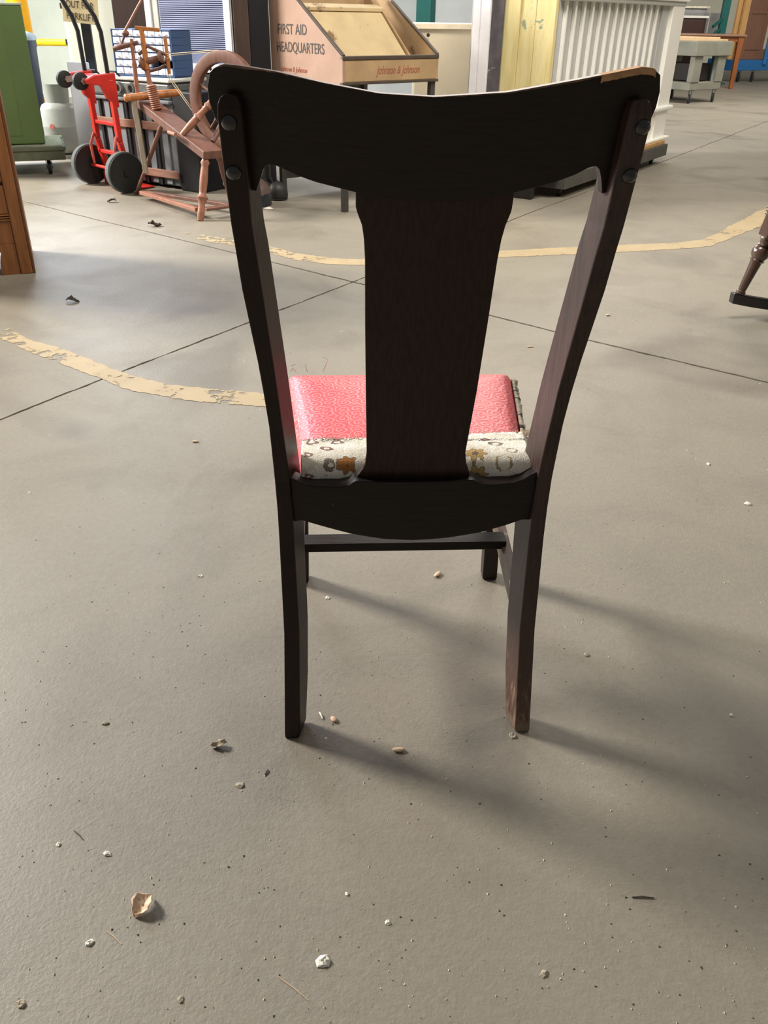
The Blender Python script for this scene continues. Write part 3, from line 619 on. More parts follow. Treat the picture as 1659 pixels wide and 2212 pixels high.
# grey metal machine lying on the trunk
g0 = tr0; mc = thing('metal_machine', 'wide grey metal machine with off-white top and round port lying on the trunk', 'machine', g0+az*.545)
GM = mat('grey_cast_metal', (112, 116, 114), .5, .3, var=.2, scale=25)
m = MB(); tb(m, .0, TW*.78, .0, .33, .541, .642); m.build('housing', GM, mc, bev=.018)
m = MB(); tb(m, -.015, TW*.79, -.012, .34, .642, .662); m.build('top_plate', mat('off_white_lid', (214, 212, 204), .6, var=.1, scale=12), mc, bev=.006)
for a in (.30, .42):
    m = MB(); c = g0+tx*a+az*.594; m.lathe([(0, .036), (1, .032), (1, .022), (.2, .02)], c, c-ty*.02, 20); m.build('port', GM, mc, smooth=40)
for a in (.03, .22):
    m = MB(); m.tube([g0+tx*a-ty*.004+az*.662, g0+tx*(a+.01)-ty*.03+az*.69, g0+tx*(a+.09)-ty*.03+az*.69, g0+tx*(a+.10)-ty*.004+az*.662], .006, 8); m.build('handle', DARKM, mc, smooth=40)

# blue parts cabinet with clear drawers
b0 = tr0+tx*.22+ty*.20; b0 = V((-1.83, 6.20, 0)); bx = V((.93, -.36, 0)).normalized(); by = V((-bx.y, bx.x, 0)); ZB = .664
bc = thing('parts_organizer', 'blue metal parts cabinet with rows of small clear drawers on the trunk', 'organizer', b0+az*ZB)
BLU = mat('blue_enamel', (52, 82, 128), .5, var=.06, scale=5); CLR = mat('clear_drawer_lit', (232, 238, 250), .2, var=.03, scale=12, spec=.8)  # clear drawers coloured near white for the light they reflect
WB, HB, DB = .46, .27, .22
m = MB()
for (a, b, c, d) in ((0, WB, 0, .008), (0, WB, HB-.008, HB), (0, .008, 0, HB), (WB-.008, WB, 0, HB)): m.prism([(a, ZB+c), (b, ZB+c), (b, ZB+d), (a, ZB+d)], b0, bx, az, by, DB)
m.prism([(.0, ZB), (WB, ZB), (WB, ZB+HB), (.0, ZB+HB)], b0+by*(DB-.01), bx, az, by, .01); m.build('case', BLU, bc, bev=.002)
for r_ in range(6):
    m = MB(); m.prism([(0, ZB+.008+r_*.0432), (WB, ZB+.008+r_*.0432), (WB, ZB+.012+r_*.0432), (0, ZB+.012+r_*.0432)], b0+by*.002, bx, az, by, DB-.02); m.build('shelf', BLU, bc)
dm = MB(); dm.prism([(.0, .0), (.050, .0), (.050, .036), (.0, .036)], (0, 0, 0), bx, az, by, .10); dm.prism([(.018, .010), (.032, .010), (.032, .016), (.018, .016)], (0, 0, 0), bx, az, by*-1, .008)
d0 = None
for r_ in range(6):
    for c_ in range(8):
        pos = bx*(.012+c_*.0545)+az*(.0135+r_*.0432)+by*random.uniform(-.002, .004)
        if r_ in (1,) and c_ > 4: continue
        if d0 is None: d0 = dm.build('drawer', CLR, None, bev=.001); o = d0; bc_p = bc; o.parent = bc
        else: o = d0.copy(); COL.objects.link(o)
        o.location = pos

# framed blind, leaned upright
fw0 = V((-1.777, 6.92, 0)); fw1 = V((-1.108, 6.584, 0)); fx = (fw1-fw0).normalized(); fy = V((-fx.y, fx.x, 0)); FWW = (fw1-fw0).length
sc_ = thing('window_screen', 'white framed window screen with bluish ribbed shade standing behind blue organizer', 'window screen', fw0)
WF = mat('white_frame_paint', (240, 240, 238), .5, var=.03, scale=8); GF = mat('beige_grey_frame', (186, 184, 176), .6, var=.08, scale=12)
def fb(a0, a1, z0, z1, b0=0, b1=.04, nm='frame_bar', mm=None, par=None):
    m = MB(); m.prism([(a0, z0), (a1, z0), (a1, z1), (a0, z1)], fw0+fy*b0, fx, az, fy, b1-b0); return m.build(nm, mm or WF, par or sc_, bev=.003)
fb(0, .05, .70, 1.75); fb(.05, .11, .72, 1.72, .012, .03, 'inner_stile', GF); fb(FWW-.055, FWW, .70, 1.75, -.005, .04); fb(FWW-.0, FWW+.035, .70, 1.75, .0, .09, 'side_face', GF)
fb(0, FWW, 1.70, 1.76); fb(0, FWW, .66, .715)
fb(.11, FWW-.05, .715, 1.70, .03, .036, 'backing', mat('shade_backing', (118, 126, 156), .7, var=.06, scale=7))
m = MB(); z = .80
while z < 1.68: m.prism([(.11, z), (FWW-.055, z), (FWW-.055, z+.007), (.11, z+.007)], fw0+fy*.018, fx, az, fy, .010); z += .0125
o = m.build('shade_ribs', mat('blue_grey_shade', (150, 156, 186), .7, var=.06, scale=7), sc_); o['kind'] = 'stuff'
# table carrying the screen: low dark crate
ct = thing('dark_crate', 'dark wooden crate under the framed screen behind the trunk', 'crate', (-1.40, 6.83, 0)); CRM = mat('near_black_wood', (38, 32, 30), .6, var=.3, scale=1, grain=(30, 30, 4))
R45 = Matrix.Rotation(math.atan2(fx.y, fx.x), 3, 'Z')
for i in range(5): m = MB(); m.box((-1.40, 6.83, .066+i*.132), (.70, .16, .13), R45); m.build('plank', CRM, ct, bev=.004)
# dark brown board at the back
m = MB(); p0_, p1_ = A(238, 40, 8.1), A(318, 40, 7.9); m.beam((p0_.x+.20, 8.15, 0), (p0_.x+.20, 8.15, 1.6), .36, .05, up=(0, 1, 0)); o = m.build('wooden_door_leaf', mat('dark_brown_panel', (58, 42, 38), .5, var=.2, scale=1, grain=(40, 40, 4)), None, bev=.004)
tag(o, 'dark brown wooden panel standing upright behind the blue organizer', 'door panel')

# dark wardrobe between screen and first aid stand
w1 = A(583, 80, 5.75); w1.z = 0; w0 = w1-V((.99, .14, 0))*.22; wx = (w1-w0).normalized(); wy = V((-wx.y, wx.x, 0)); WWW = (w1-w0).length
wd = thing('dark_wardrobe', 'tall narrow near-black wooden wardrobe left of the first aid stand', 'wardrobe', w0)
def wbx(a0, a1, b0, b1, z0, z1, nm, mm): m = MB(); m.prism([(a0, z0), (a1, z0), (a1, z1), (a0, z1)], w0+wy*b0, wx, az, wy, b1-b0); return m.build(nm, mm, wd, bev=.004)
wbx(0, WWW, 0, .28, .03, 1.8, 'body', CRM); wbx(.01, .10, -.02, 0, .05, 1.78, 'stile', mat('brown_stile', (76, 60, 52), .5, var=.2, scale=1, grain=(40, 40, 4))); wbx(.10, .21, -.008, 0, .10, 1.75, 'door', mat('black_door', (24, 24, 28), .5)); wbx(-.01, WWW+.01, -.03, .28, 0, .06, 'plinth', CRM)

# ------------------------------------------------------------------ red convertible hand truck (its own frame: x along the axle, y towards the load)
RED = mat('red_enamel', (198, 44, 34), .42, var=.12, scale=14, wear=(214, 130, 112), wearamt=.68); BLKT = mat('black_tube', (26, 28, 32), .35, spec=.6)
WRU = mat('grey_rubber_tread', (92, 98, 98), .8); WBK = mat('black_wheel_face', (22, 24, 24), .6)
ht = thing('hand_truck', 'red convertible hand truck with black handles and two big black wheels', 'hand truck', (-1.885, 5.95, 0), math.radians(-45.4), world=False)
for s_ in (-1, 1):
    x = s_*.235; m = MB(); m.lathe([(0, .09), (0, .112), (.15, .127), (.85, .127), (1, .112), (1, .09), (.9, .08), (.1, .08)], (x-.028, -.02, .127), (x+.028, -.02, .127), 36); wh = m.build('tyre', WRU, ht, smooth=40)
    m = MB(); m.lathe([(0, .001), (0, .120), (1, .120), (1, .001)], (x-.030, -.02, .127), (x+.030, -.02, .127), 32)
    m.lathe([(0, .025), (1, .02)], (x+.030*0, -.02, .127), (x+.040, -.02, .127), 16); m.build('wheel_disc', WBK, wh, smooth=40)
m = MB(); m.tube([(-.26, -.02, .127), (.26, -.02, .127)], .010, 10); m.build('axle', RED, ht, smooth=40)
for s_ in (-1, 1):
    x = s_*.15
    m = MB(); m.beam((x, .07, .03), (x, .02, .30), .032, .04, up=(1, 0, 0)); m.beam((x, .02, .30), (x, .01, .66), .032, .04, up=(1, 0, 0)); m.build('side_frame', RED, ht, bev=.006)
    m = MB(); m.tube([(x+s_*.015, -.02, .14), (x+s_*.01, -.03, .26), (x, .0, .33)], .009, 8); m.build('brace', mat('dusty_red', (196, 96, 84), .5), ht, smooth=40)
    m = MB(); m.prism([(-.03, .56), (.045, .50), (.045, .70), (-.10, .69), (-.16, .665), (-.15, .64), (-.06, .63)], (x-.018, 0, 0), (0, 1, 0), (0, 0, 1), (1, 0, 0), .036); m.build('bracket', RED, ht, bev=.006)
    # folding rear caster
    m = MB(); c = V((x*.72, -.165, .655)); m.lathe([(0, .001), (0, .042), (.12, .05), (.88, .05), (1, .042), (1, .001)], c-V((.016, 0, 0)), c+V((.016, 0, 0)), 22); cw = m.build('caster_wheel', WBK, ht, smooth=40)
    m = MB(); 
    for q in (-1, 1): m.beam(c+V((q*.021, 0, 0)), V((x*.72+q*.021, -.10, .66)), .004, .035, up=(0, 0, 1))
    m.tube([c-V((.026, 0, 0)), c+V((.026, 0, 0))], .008, 8); m.build('caster_fork', mat('zinc', (150, 146, 138), .45, .6, var=.2, scale=30), cw)
m = MB(); m.prism([(-.17, 0), (.17, 0), (.15, .055), (-.15, .055)], (0, -.05, .655), (1, 0, 0), (0, .98, .2), (0, 0, 1), .02); m.build('cross_plate', RED, ht, bev=.006)
m = MB(); m.box((0, .05, .045), (.36, .02, .08)); m.box((0, .13, .008), (.36, .18, .008)); m.build('toe_plate', RED, ht, bev=.003)
for z in (.22, .40): m = MB(); m.beam((-.15, .025, z), (.15, .025, z), .03, .022); m.build('cross_bar', RED, ht, bev=.004)
m = MB(); pts = [(-.15, .005, .64), (-.15, -.005, .92), (-.148, -.03, 1.0), (-.14, -.09, 1.10), (-.10, -.13, 1.16), (0, -.145, 1.18), (.10, -.13, 1.16), (.14, -.09, 1.10), (.148, -.03, 1.0), (.15, -.005, .92), (.15, .005, .64)]
m.tube(pts, .0135, 12); m.build('handle_loop', BLKT, ht, smooth=60)
# sign on a black post
PLY = mat('cream_plywood', (206, 192, 150), .7, var=.1, scale=12, wear=(170, 148, 104), wearamt=.62)
sg = thing('warning_sign', 'cream plywood forklift warning sign on a black post behind the hand truck', 'sign', (-2.13, 6.68, 0))
ps = A(177, 60, 6.72); m = MB(); m.box((ps.x+.03, 6.72, .50), (.065, .03, 1.0)); m.box((ps.x+.03, 6.74, .01), (.26, .14, .02)); m.build('post', BLKT, sg, bev=.003)
Rt = Matrix.Rotation(math.radians(5), 4, 'Y')
sc0 = A(172, 3, 6.66); m = MB(); m.box(sc0, (.245, .012, .26), Rt.to_3x3()); m.build('board', PLY, sg, bev=.002)
INK = mat('dark_brown_ink', (70, 58, 44), .7)
for i, (tx_, dx) in enumerate((('LOOK', 0), ('OUT FOR', .0), ('FORKLIFT', 0))):
    pz = {0: .078, 1: .002, 2: -.068}[i]; q = V(sc0)+Rt.to_3x3() @ V((0, -.0075, pz-.043)); text(tx_, .060, INK, sg, q-sg.location, (math.pi/2, math.radians(5), 0), .0006, 'CENTER', sx=.74)

# ------------------------------------------------------------------ spinning wheel
MAPLE = mat('pinkish_maple', (152, 104, 82), .45, var=.22, scale=1., grain=(50, 50, 8)); MAPD = mat('dull_brown_maple', (112, 76, 62), .5, var=.22, scale=1., grain=(40, 40, 10)); HONEY = mat('honey_wood', (176, 112, 60), .42, var=.2, scale=1., grain=(50, 50, 8)); GREYW = mat('pale_grey_wood', (158, 146, 128), .6, var=.2, scale=1, grain=(40, 40, 6))
sw = thing('spinning_wheel', 'wooden spinning wheel with slanted bench, turned legs and cord drive', 'spinning wheel', (-1.25, 5.45, 0))
def turned(p0, p1, r, mm, nm, parent=sw, rings=(), n=14, taper=1.):
    P = [(0, r*.75), (.05, r*.9)]
    for k_ in range(1, 20):
        t = .05+.9*k_/20; rr_ = r*(1+(taper-1)*t)*(1-.12*math.cos(t*9))
        for q in rings:
            if abs(t-q) < .025: rr_ *= 1.35
        P.append((t, rr_))
    P.append((1, r*taper*.8)); m_ = MB(); m_.lathe(P, p0, p1, n); return m_.build(nm, mm, parent, smooth=50)
B1a, B1b = A(292, 213, 5.62), A(440, 328, 5.02)      # front edge of bench
bd = (B1b-B1a).normalized(); bn = V((bd.y, -bd.x, 0)).normalized(); bn = -bn if bn.x < 0 else bn   # sideways, to the right and back
if bn.y < 0: bn = -bn
upb = bn.cross(bd).normalized(); upb = upb if upb.z > 0 else -upb
m = MB(); m.prism([(0, 0), ((B1b-B1a).length, 0), ((B1b-B1a).length, .125), (0, .125)], B1a, bd, bn, -upb, .045); bench = m.build('bench', MAPD, sw, bev=.004)
m = MB(); m.prism([(0, -.008), ((B1b-B1a).length, -.008), ((B1b-B1a).length, .0), (0, .0)], B1a+upb*.001, bd, bn, -upb, .05); m.build('front_edge', MAPLE, bench, bev=.002)
def onb(t, s_, h=0.): return B1a+bd*((B1b-B1a).length*t)+bn*s_+upb*h
turned(onb(.965, .03, -.04), FL(433, 477)+az*.0, .021, MAPLE, 'leg', rings=(.08, .62, .66))
turned(onb(.35, .03, -.04), FL(294, 420)+az*.0, .013, MAPD, 'leg', rings=(.1,))
turned(onb(.93, .13, -.04), FL(500, 438)+az*.0, .017, MAPD, 'leg', rings=(.1, .6))
# treadle
t0, t1, t2 = FL(306, 416, .04), FL(432, 454, .05), FL(500, 444, .05)
m = MB(); m.beam(t0+V((0, 0, 0)), t1+V((-.015, .01, 0)), .035, .022); m.build('treadle_bar', MAPLE, sw, bev=.003)
m = MB(); m.beam(t0+V((.02, .02, .0)), t2, .035, .02); m.build('treadle_bar', MAPD, sw, bev=.003)
m = MB(); m.beam(t1+V((.02, .03, 0)), t2+V((-.02, -.02, 0)), .06, .014); m.build('treadle_board', MAPD, sw, bev=.003)
# the wheel
wc_ = A(488, 220, 5.32); hx = V((bd.x, bd.y, 0)).normalized(); wn = V((-hx.y, hx.x, 0)); wn = wn if wn.y > 0 else -wn
hx = (hx+wn*-.28 if True else hx).normalized(); hx = V((.86, -.51, 0)).normalized(); wn = V((.51, .86, 0))
RW = .262
def ringmesh(r0, r1, th_, n=56):
    R_ = []
    for i in range(n):
        a = 2*math.pi*i/n; e = hx*math.cos(a)+az*math.sin(a)
        R_.append([wc_+e*r0-wn*th_/2, wc_+e*(r0+.008)-wn*(th_/2+.004), wc_+e*(r1-.006)-wn*(th_/2+.002), wc_+e*r1-wn*th_/2, wc_+e*(r1-.006), wc_+e*r1+wn*th_/2, wc_+e*(r1-.006)+wn*(th_/2+.002), wc_+e*(r0+.008)+wn*(th_/2+.004), wc_+e*r0+wn*th_/2])
    return MB().loft(R_, closed=True)
ringmesh(RW-.062, RW, .034).build('wheel_rim', MAPD, sw, smooth=35)
m = MB(); m.lathe([(0, .014), (.1, .02), (.25, .036), (.5, .042), (.75, .036), (.9, .02), (1, .014)], wc_-wn*.055, wc_+wn*.055, 18); m.build('hub', MAPD, sw, smooth=50)
for i in range(10):
    a = 2*math.pi*(i+.35)/10; e = hx*math.cos(a)+az*math.sin(a)
    m = MB(); m.lathe([(0, .007), (.15, .009), (.3, .006), (.5, .011), (.7, .006), (.85, .009), (1, .007)], wc_+e*.036, wc_+e*(RW-.058), 10); m.build('spoke', MAPD, sw, smooth=50)
# wheel supports
turned(onb(.70, .0, .0), wc_-wn*.075+V((-.02, 0, .015)), .019, MAPLE, 'wheel_post', rings=(.5, .8))
turned(onb(.85, .13, .0), wc_+wn*.075, .016, MAPD, 'wheel_post', rings=(.5,))
m = MB(); m.tube([onb(.58, -.03, -.02), onb(.72, -.05, .01)], .011, 8); m.build('peg', MAPLE, sw, smooth=50)
# tension screw column and mother-of-all
pc = onb(.22, .05, .0); ph = A(322, 212, 5.60)
m = MB(); P = [(0, .03)]
for k_ in range(1, 24): P.append((k_/24, .026+.006*(k_ % 2)))
P.append((1, .02)); m.lathe(P, pc, pc+V((-.02, -.0, .13)), 18); m.build('threaded_column', MAPLE, sw, smooth=30)
ma, mb_ = A(268, 212, 5.55), A(392, 199, 5.70)
m = MB(); m.lathe([(0, .002), (.0, .016), (.03, .024), (.07, .019), (.12, .021), (.5, .024), (.9, .021), (.96, .017), (1, .006)], ma, mb_, 18); m.build('mother_of_all', HONEY, sw, smooth=50)
def at5(x, y, D=5.6): return A(x, y, D)
turned(at5(297, 204), at5(284, 84), .012, MAPLE, 'maiden', rings=(.2, .55, .85)); turned(at5(327, 200), at5(318, 150), .015, MAPLE, 'maiden', rings=(.3,))
m = MB(); m.tube([at5(318, 150), at5(305, 62)], [.017, .014], 12); m.build('upright', HONEY, sw, smooth=50)
m = MB(); m.beam(at5(292, 60), at5(344, 65), .02, .022, up=(0, 1, 0)); m.build('top_bar', HONEY, sw, bev=.003)
turned(at5(366, 160), at5(356, 78), .011, HONEY, 'maiden', rings=(.4,))
m = MB(); m.lathe([(0, .002), (.02, .036), (.12, .038), (.2, .014), (.45, .02), (.8, .016), (.88, .034), (.98, .032), (1, .002)], at5(303, 138), at5(352, 122), 18); m.build('bobbin', MAPD, sw, smooth=40)
m = MB(); m.tube([at5(300, 118), at5(318, 100), at5(345, 112), at5(358, 118)], .009, 8); m.tube([at5(300, 140), at5(318, 155), at5(345, 148), at5(358, 140)], .009, 8); m.build('flyer', MAPD, sw, smooth=50)['kind'] = 'stuff'
m = MB(); m.tube([at5(245, 106), at5(262, 100), at5(282, 96), at5(298, 92)], [.012, .016, .013, .012], 8); m.build('cross_arm', MAPD, sw, smooth=50)
m = MB(); m.sph(at5(271, 72), .022, 12, 8, (1, 1, .8)); m.tube([at5(262, 96), at5(270, 74)], .007, 8); m.build('distaff_knob', MAPD, sw, smooth=50)
m = MB(); m.tube([at5(269, 68), at5(309, -6), at5(330, -50)], .0075, 8); m.build('distaff_rod', MAPLE, sw, smooth=50)
m = MB(); m.beam(onb(.02, .0, .0)+V((-.01, -.03, .02)), V((onb(.1, 0).x-.02, onb(.1, 0).y-.02, .16)), .02, .03, up=(1, 0, 0)); m.build('hanging_strap', GREYW, sw, bev=.003)
CORD = mat('cotton_cord', (196, 180, 150), .8)
wt_ = wc_+az*RW; wl = wc_-hx*RW*.72-az*RW*.55
for a, b in ((at5(355, 117), wt_+V((-.02, 0, 0))), (at5(356, 121), wt_+V((.02, 0, -.004))), (at5(358, 160), wl), (at5(362, 158), wl+V((.02, 0, -.02)))):
    m = MB(); m.tube([a, b], .0022, 6); m.build('drive_cord', CORD, sw)

# ------------------------------------------------------------------ things on the floor behind the spinning wheel
dcm = thing('domed_case', 'low dark round case with dull brown domed lid on the floor', 'case', (-.84, 5.46, 0))
m = MB(); m.lathe([(0, .09), (.05, .10), (.9, .10), (1, .095)], (-.84, 5.46, 0), (-.84, 5.46, .075), 32); m.build('case_body', mat('navy_black', (26, 28, 38), .3, spec=.8), dcm, smooth=40)
m = MB(); m.lathe([(0, .098), (.2, .095), (.55, .08), (.85, .045), (1, .004)], (-.84, 5.46, .075), (-.84, 5.46, .165), 32); m.build('domed_lid', mat('dull_mauve_brown', (96, 78, 72), .5), dcm, smooth=60)
ki = FL(601, 431); kt = thing('iron_pot', 'dark round iron pot with raised looped handle on the floor', 'pot', ki)
IR = mat('dark_iron', (56, 54, 52), .5, .3, var=.2, scale=20)
m = MB(); m.lathe([(0, .05), (.06, .062), (.12, .064), (.14, .058), (.22, .066), (.6, .062), (.85, .045), (1, .004)], ki, ki+az*.115, 24); m.build('pot_body', IR, kt, smooth=50)
m = MB(); m.tube([ki+V((-.04, 0, .07)), ki+V((-.085, 0, .12)), ki+V((-.08, 0, .19)), ki+V((-.055, 0, .235)), ki+V((-.045, 0, .19)), ki+V((-.05, 0, .14)), ki+V((-.03, 0, .10))], [.012, .012, .010, .006, .008, .010, .010], 8); m.build('handle', IR, kt, smooth=60)
PAPER = mat('white_paper', (232, 228, 216), .8, var=.04)
def scrap(name, px, py, r, mm, label, cat, flat=.3, seed=1, sides=9, group=None, h=None, loc=None):
    """small crumpled or chipped piece lying on the ground: an irregular closed lump"""
    p = loc or FL(px, py); rnd = random.Random(seed); m_ = MB(); R_ = []; h = h or r*flat
    ph = [rnd.uniform(.6, 1.15) for _ in range(sides)]
    for k_, (q, z) in enumerate(((.0, .0), (.85, .0), (1., .25), (.72, .8), (.25, 1.), (.0, .9))):
        R_.append([p+V((max(q, .02)*r*ph[j]*math.cos(2*math.pi*j/sides+seed)*(1+.15*rnd.uniform(-1, 1)), max(q, .02)*r*ph[j]*math.sin(2*math.pi*j/sides+seed), h*z*(1+.35*rnd.uniform(-1, 1)) if k_ > 1 else 0.)) for j in range(sides)])
    m_.v = []; m_.loft(R_); e = m_.v; 
    for i in range(len(e)): e[i] = e[i]-p
    o_ = m_.build(name, mm, None); o_.location = p; return tag(o_, label, cat, group)
scrap('paper_scrap', 574, 441, .035, PAPER, 'white paper scrap on the floor beside the iron pot', 'paper', .15, 3, loc=FL(580, 450))

# ------------------------------------------------------------------ first aid stand
F0 = V((-.275, 5.25, 0)); an = math.radians(40.5); fu = V((math.cos(an), math.sin(an), 0)); fv = V((-math.sin(an), math.cos(an), 0)); FW_, FD_ = .735, .72
PLYT = mat('aged_plywood_tan', (176, 146, 108), .7, var=.16, scale=6, bump=.1, wear=(124, 96, 66), wearamt=.62); PLYP = mat('aged_plywood_pinkish', (170, 138, 118), .7, var=.14, scale=5, wear=(132, 104, 82), wearamt=.64); BGE = mat('worn_beige_paint', (196, 174, 132), .65, var=.12, scale=7, bump=.1, wear=(126, 98, 66), wearamt=.60); DKE = mat('dark_edge', (74, 62, 52), .6, var=.2)
fa = thing('first_aid_stand', 'aged plywood first aid stand with slanted front and lettered side panel', 'display stand', F0)
def fbx(a0, a1, b0, b1, z0, z1, nm, mm, bev=.003, label=None): m_ = MB(); m_.prism([(a0, b0), (a1, b0), (a1, b1), (a0, b1)], F0+az*z0, fu, fv, az, z1-z0); return m_.build(nm, mm, fa, bev=bev, label=label)
side = [(0, .69), (0, .815), (.012, .835), (.43, 1.10), (.56, 1.18), (FD_, 1.18), (FD_, .69)]
for s0, nm in ((0, PLYP), (FW_-.016, PLYT)): m = MB(); m.prism(side, F0+fu*s0, fv, az, fu, .016); m.build('side_panel', nm, fa, bev=.002)
for s0 in (0, FW_-.018): m = MB(); m.beam(F0+fu*(s0+.009)+fv*.0+az*.838, F0+fu*(s0+.009)+fv*.435+az*1.112, .020, .006, up=(0, 0, 1)); m.build('edge_trim', DKE, fa)
fbx(.016, FW_-.016, 0, .02, .705, .815, 'front_board', PLYT); fbx(0, FW_, -.004, .03, .815, .835, 'front_lip', DKE); fbx(-.002, FW_+.002, -.004, .024, .69, .705, 'lower_lip', DKE)
fbx(.016, FW_-.016, .03, .15, .80, .818, 'ledge', BGE); fbx(.05, FW_-.10, .07, .12, .818, .826, 'ledge_strip', BGE)
m = MB(); m.prism([(.15, .815), (.42, 1.06), (.43, 1.05), (.16, .805)], F0+fu*.03, fv, az, fu, FW_-.15); m.build('slanted_board', BGE, fa, bev=.003, label='worn beige slanted board with brown stains')
m = MB(); m.prism([(.40, 1.05), (.46, 1.07), (.46, 1.09), (.40, 1.07)], F0+fu*.02, fv, az, fu, FW_-.12); m.build('upper_ledge', BGE, fa, bev=.003)
m = MB(); m.prism([(.12, .81), (.15, .81), (.56, 1.16), (.53, 1.17)], F0+fu*(FW_-.115), fv, az, fu, .012); m.build('inner_divider', PLYT, fa, bev=.002)
fbx(.016, FW_-.016, FD_-.02, FD_, .69, 1.18, 'back_board', PLYT); fbx(.016, FW_-.016, .02, FD_-.02, .70, .715, 'bottom_board', PLYT)
for a, b in ((.01, .01), (FW_-.045, .01), (.01, FD_-.05), (FW_-.045, FD_-.05)): fbx(a, a+.035, b, b+.035, 0, .70, 'leg', mat('dark_grey_leg', (66, 62, 58), .6, var=.2), .003)
fbx(.045, FW_-.045, .02, .03, .16, .19, 'leg_rail', DKE); fbx(.02, FW_-.02, FD_-.03, FD_-.02, .10, .66, 'rear_apron', mat('dark_grey_leg', (66, 62, 58)))
INKG = mat('dark_grey_lettering', (72, 66, 62), .7); INKR = mat('faded_red_lettering', (166, 96, 76), .7)
q = F0+fv*.635+az*.93-fu*.0012; q2 = F0+fv*.652+az*.838-fu*.0012; rotS = (math.pi/2, 0, an-math.pi/2)
text('FIRST AID', .076, INKG, fa, q-fa.location, rotS, .0006, 'LEFT', sx=.92); text('HEADQUARTERS', .076, INKG, fa, q2-fa.location, rotS, .0006, 'LEFT', sx=.84)
text('Johnson & Johnson', .040, INKR, fa, F0+fv*.62+az*.735-fu*.0012-fa.location, rotS, .0006, 'LEFT', shear=.3, sx=.9)
text('Johnson & Johnson', .060, INKR, fa, F0+fu*.25+az*.742-fv*.0012-fa.location, (math.pi/2, 0, an), .0006, 'LEFT', shear=.3, sx=.72)

# ------------------------------------------------------------------ beige counter behind
bgt = thing('storage_counter', 'beige painted box counter with thin overhanging pale lid behind the first aid stand', 'counter', (.35, 7.0, 0))
BGF = mat('beige_stained_paint', (204, 190, 164), .6, var=.1, scale=2.2, wear=(146, 118, 84), wearamt=.60)
m = MB(); a1, a2 = A(898, 60, 6.65), A(1045, 58, 6.75); m.prism([(a1.x, 6.65), (a2.x+.1, 6.78), (a2.x+.1, 7.4), (a1.x, 7.3)], (0, 0, 0), (1, 0, 0), (0, 1, 0), az, .955); m.build('body', BGF, bgt, bev=.004)
m = MB(); m.prism([(a1.x-.02, 6.62), (a2.x+.12, 6.75), (a2.x+.12, 7.45), (a1.x-.02, 7.35)], (0, 0, .955), (1, 0, 0), (0, 1, 0), az, .035); m.build('lid', mat('pale_lid', (226, 212, 186), .6, var=.08), bgt, bev=.004)
m = MB(); c = A(925, 76, 6.64); m.lathe([(0, .012), (1, .010)], c, c+V((0, -.006, 0)), 12); m.build('screw_hole', DARKM, bgt)

# ------------------------------------------------------------------ pilaster, door and ribbed counter
WDS = mat('distressed_white', (252, 248, 251), .6, var=.06, scale=10, bump=.2, wear=(130, 122, 122), wearamt=.66); GDS = mat('scraped_grey_edge', (88, 82, 86), .7, var=.25, scale=14, wear=(176, 172, 170), wearamt=.68)
YD = NT('peeling_yellow_paint'); v = YD.coord((1, 1, 1)); n1 = YD.noise(v, 3.4, 6, .6, .6); n2 = YD.noise(YD.coord((14, 14, 2.2)), 1.6, 5, .6)
cc = YD.mix(YD.ramp(n2, .3, .7), lin((214, 196, 132)), lin((236, 222, 168))); cc = YD.mix(YD.ramp(n1, .60, .625), cc, lin((140, 156, 132))); cc = YD.mix(YD.math('MULTIPLY', YD.ramp(n2, .60, .72), .4), cc, lin((176, 150, 88)))
YD.set(Base_Color=cc, Roughness=.55); YD.bump(n1, .2, .004)
dd = thing('yellow_door', 'old yellow panelled door with peeling paint between white casing and ribbed counter', 'door', (.88, 5.95, 0))
_ca = math.radians(56); _cu = V((math.cos(_ca), math.sin(_ca), 0)); _cv = V((-math.sin(_ca), math.cos(_ca), 0)); e1 = V((1.0, 5.80, 0))-_cu*.055
_d = ray(1080, 120); _n = _cu; _t = ((e1-CO).dot(_n))/_d.dot(_n); e0 = CO+_d*_t; e0.z = 0; ex = (e1-e0).normalized(); ey = V((-ex.y, ex.x, 0)); EW = (e1-e0).length
def ebx(a0, a1, b0, b1, z0, z1, nm, mm, bev=.004): m_ = MB(); m_.prism([(a0, z0), (a1, z0), (a1, z1), (a0, z1)], e0+ey*b0, ex, az, ey, b1-b0); return m_.build(nm, mm, dd, bev=bev)
m = MB(); m.prism([(-.02, 0), (EW-.04, 0), (EW-.04, .118), (-.02, .118)], e0-ey*.005, ex, az, ey, .05); tag(m.build('shade_filler', CRM, None, bev=.004), 'added dark timber on the floor under the yellow door', 'filler')  # dark block added where only shade lies under the door
ebx(0, .012, -.003, .04, .12, 1.9, 'edge_strip', mat('pale_green_edge2', (150, 158, 118), .6)); ebx(.012, .115, 0, .04, .12, 1.9, 'stile', YD.m); ebx(EW-.03, EW, 0, .04, .12, 1.9, 'stile', YD.m); ebx(.115, EW-.03, 0, .04, .12, .45, 'bottom_rail', YD.m); ebx(.115, EW-.03, 0, .04, 1.25, 1.4, 'middle_rail', YD.m)
nb = max(2, int((EW-.145)/.075))
for i in range(nb): a = .115+(EW-.145)*i/nb; ebx(a+.001, a+(EW-.145)/nb-.001, .012, .03, .45, 1.25, 'panel_board', YD.m, .003)
ebx(.115, EW-.03, .03, .036, .45, 1.25, 'panel_back', mat('green_grey_wood', (140, 150, 120), .7))
_t = ((e1-_cu*.028-CO).dot(_cu)); pa, pb, pc_ = [CO+ray(x_, 120)*(_t/ray(x_, 120).dot(_cu)) for x_ in (1020, 1056, 1079)]
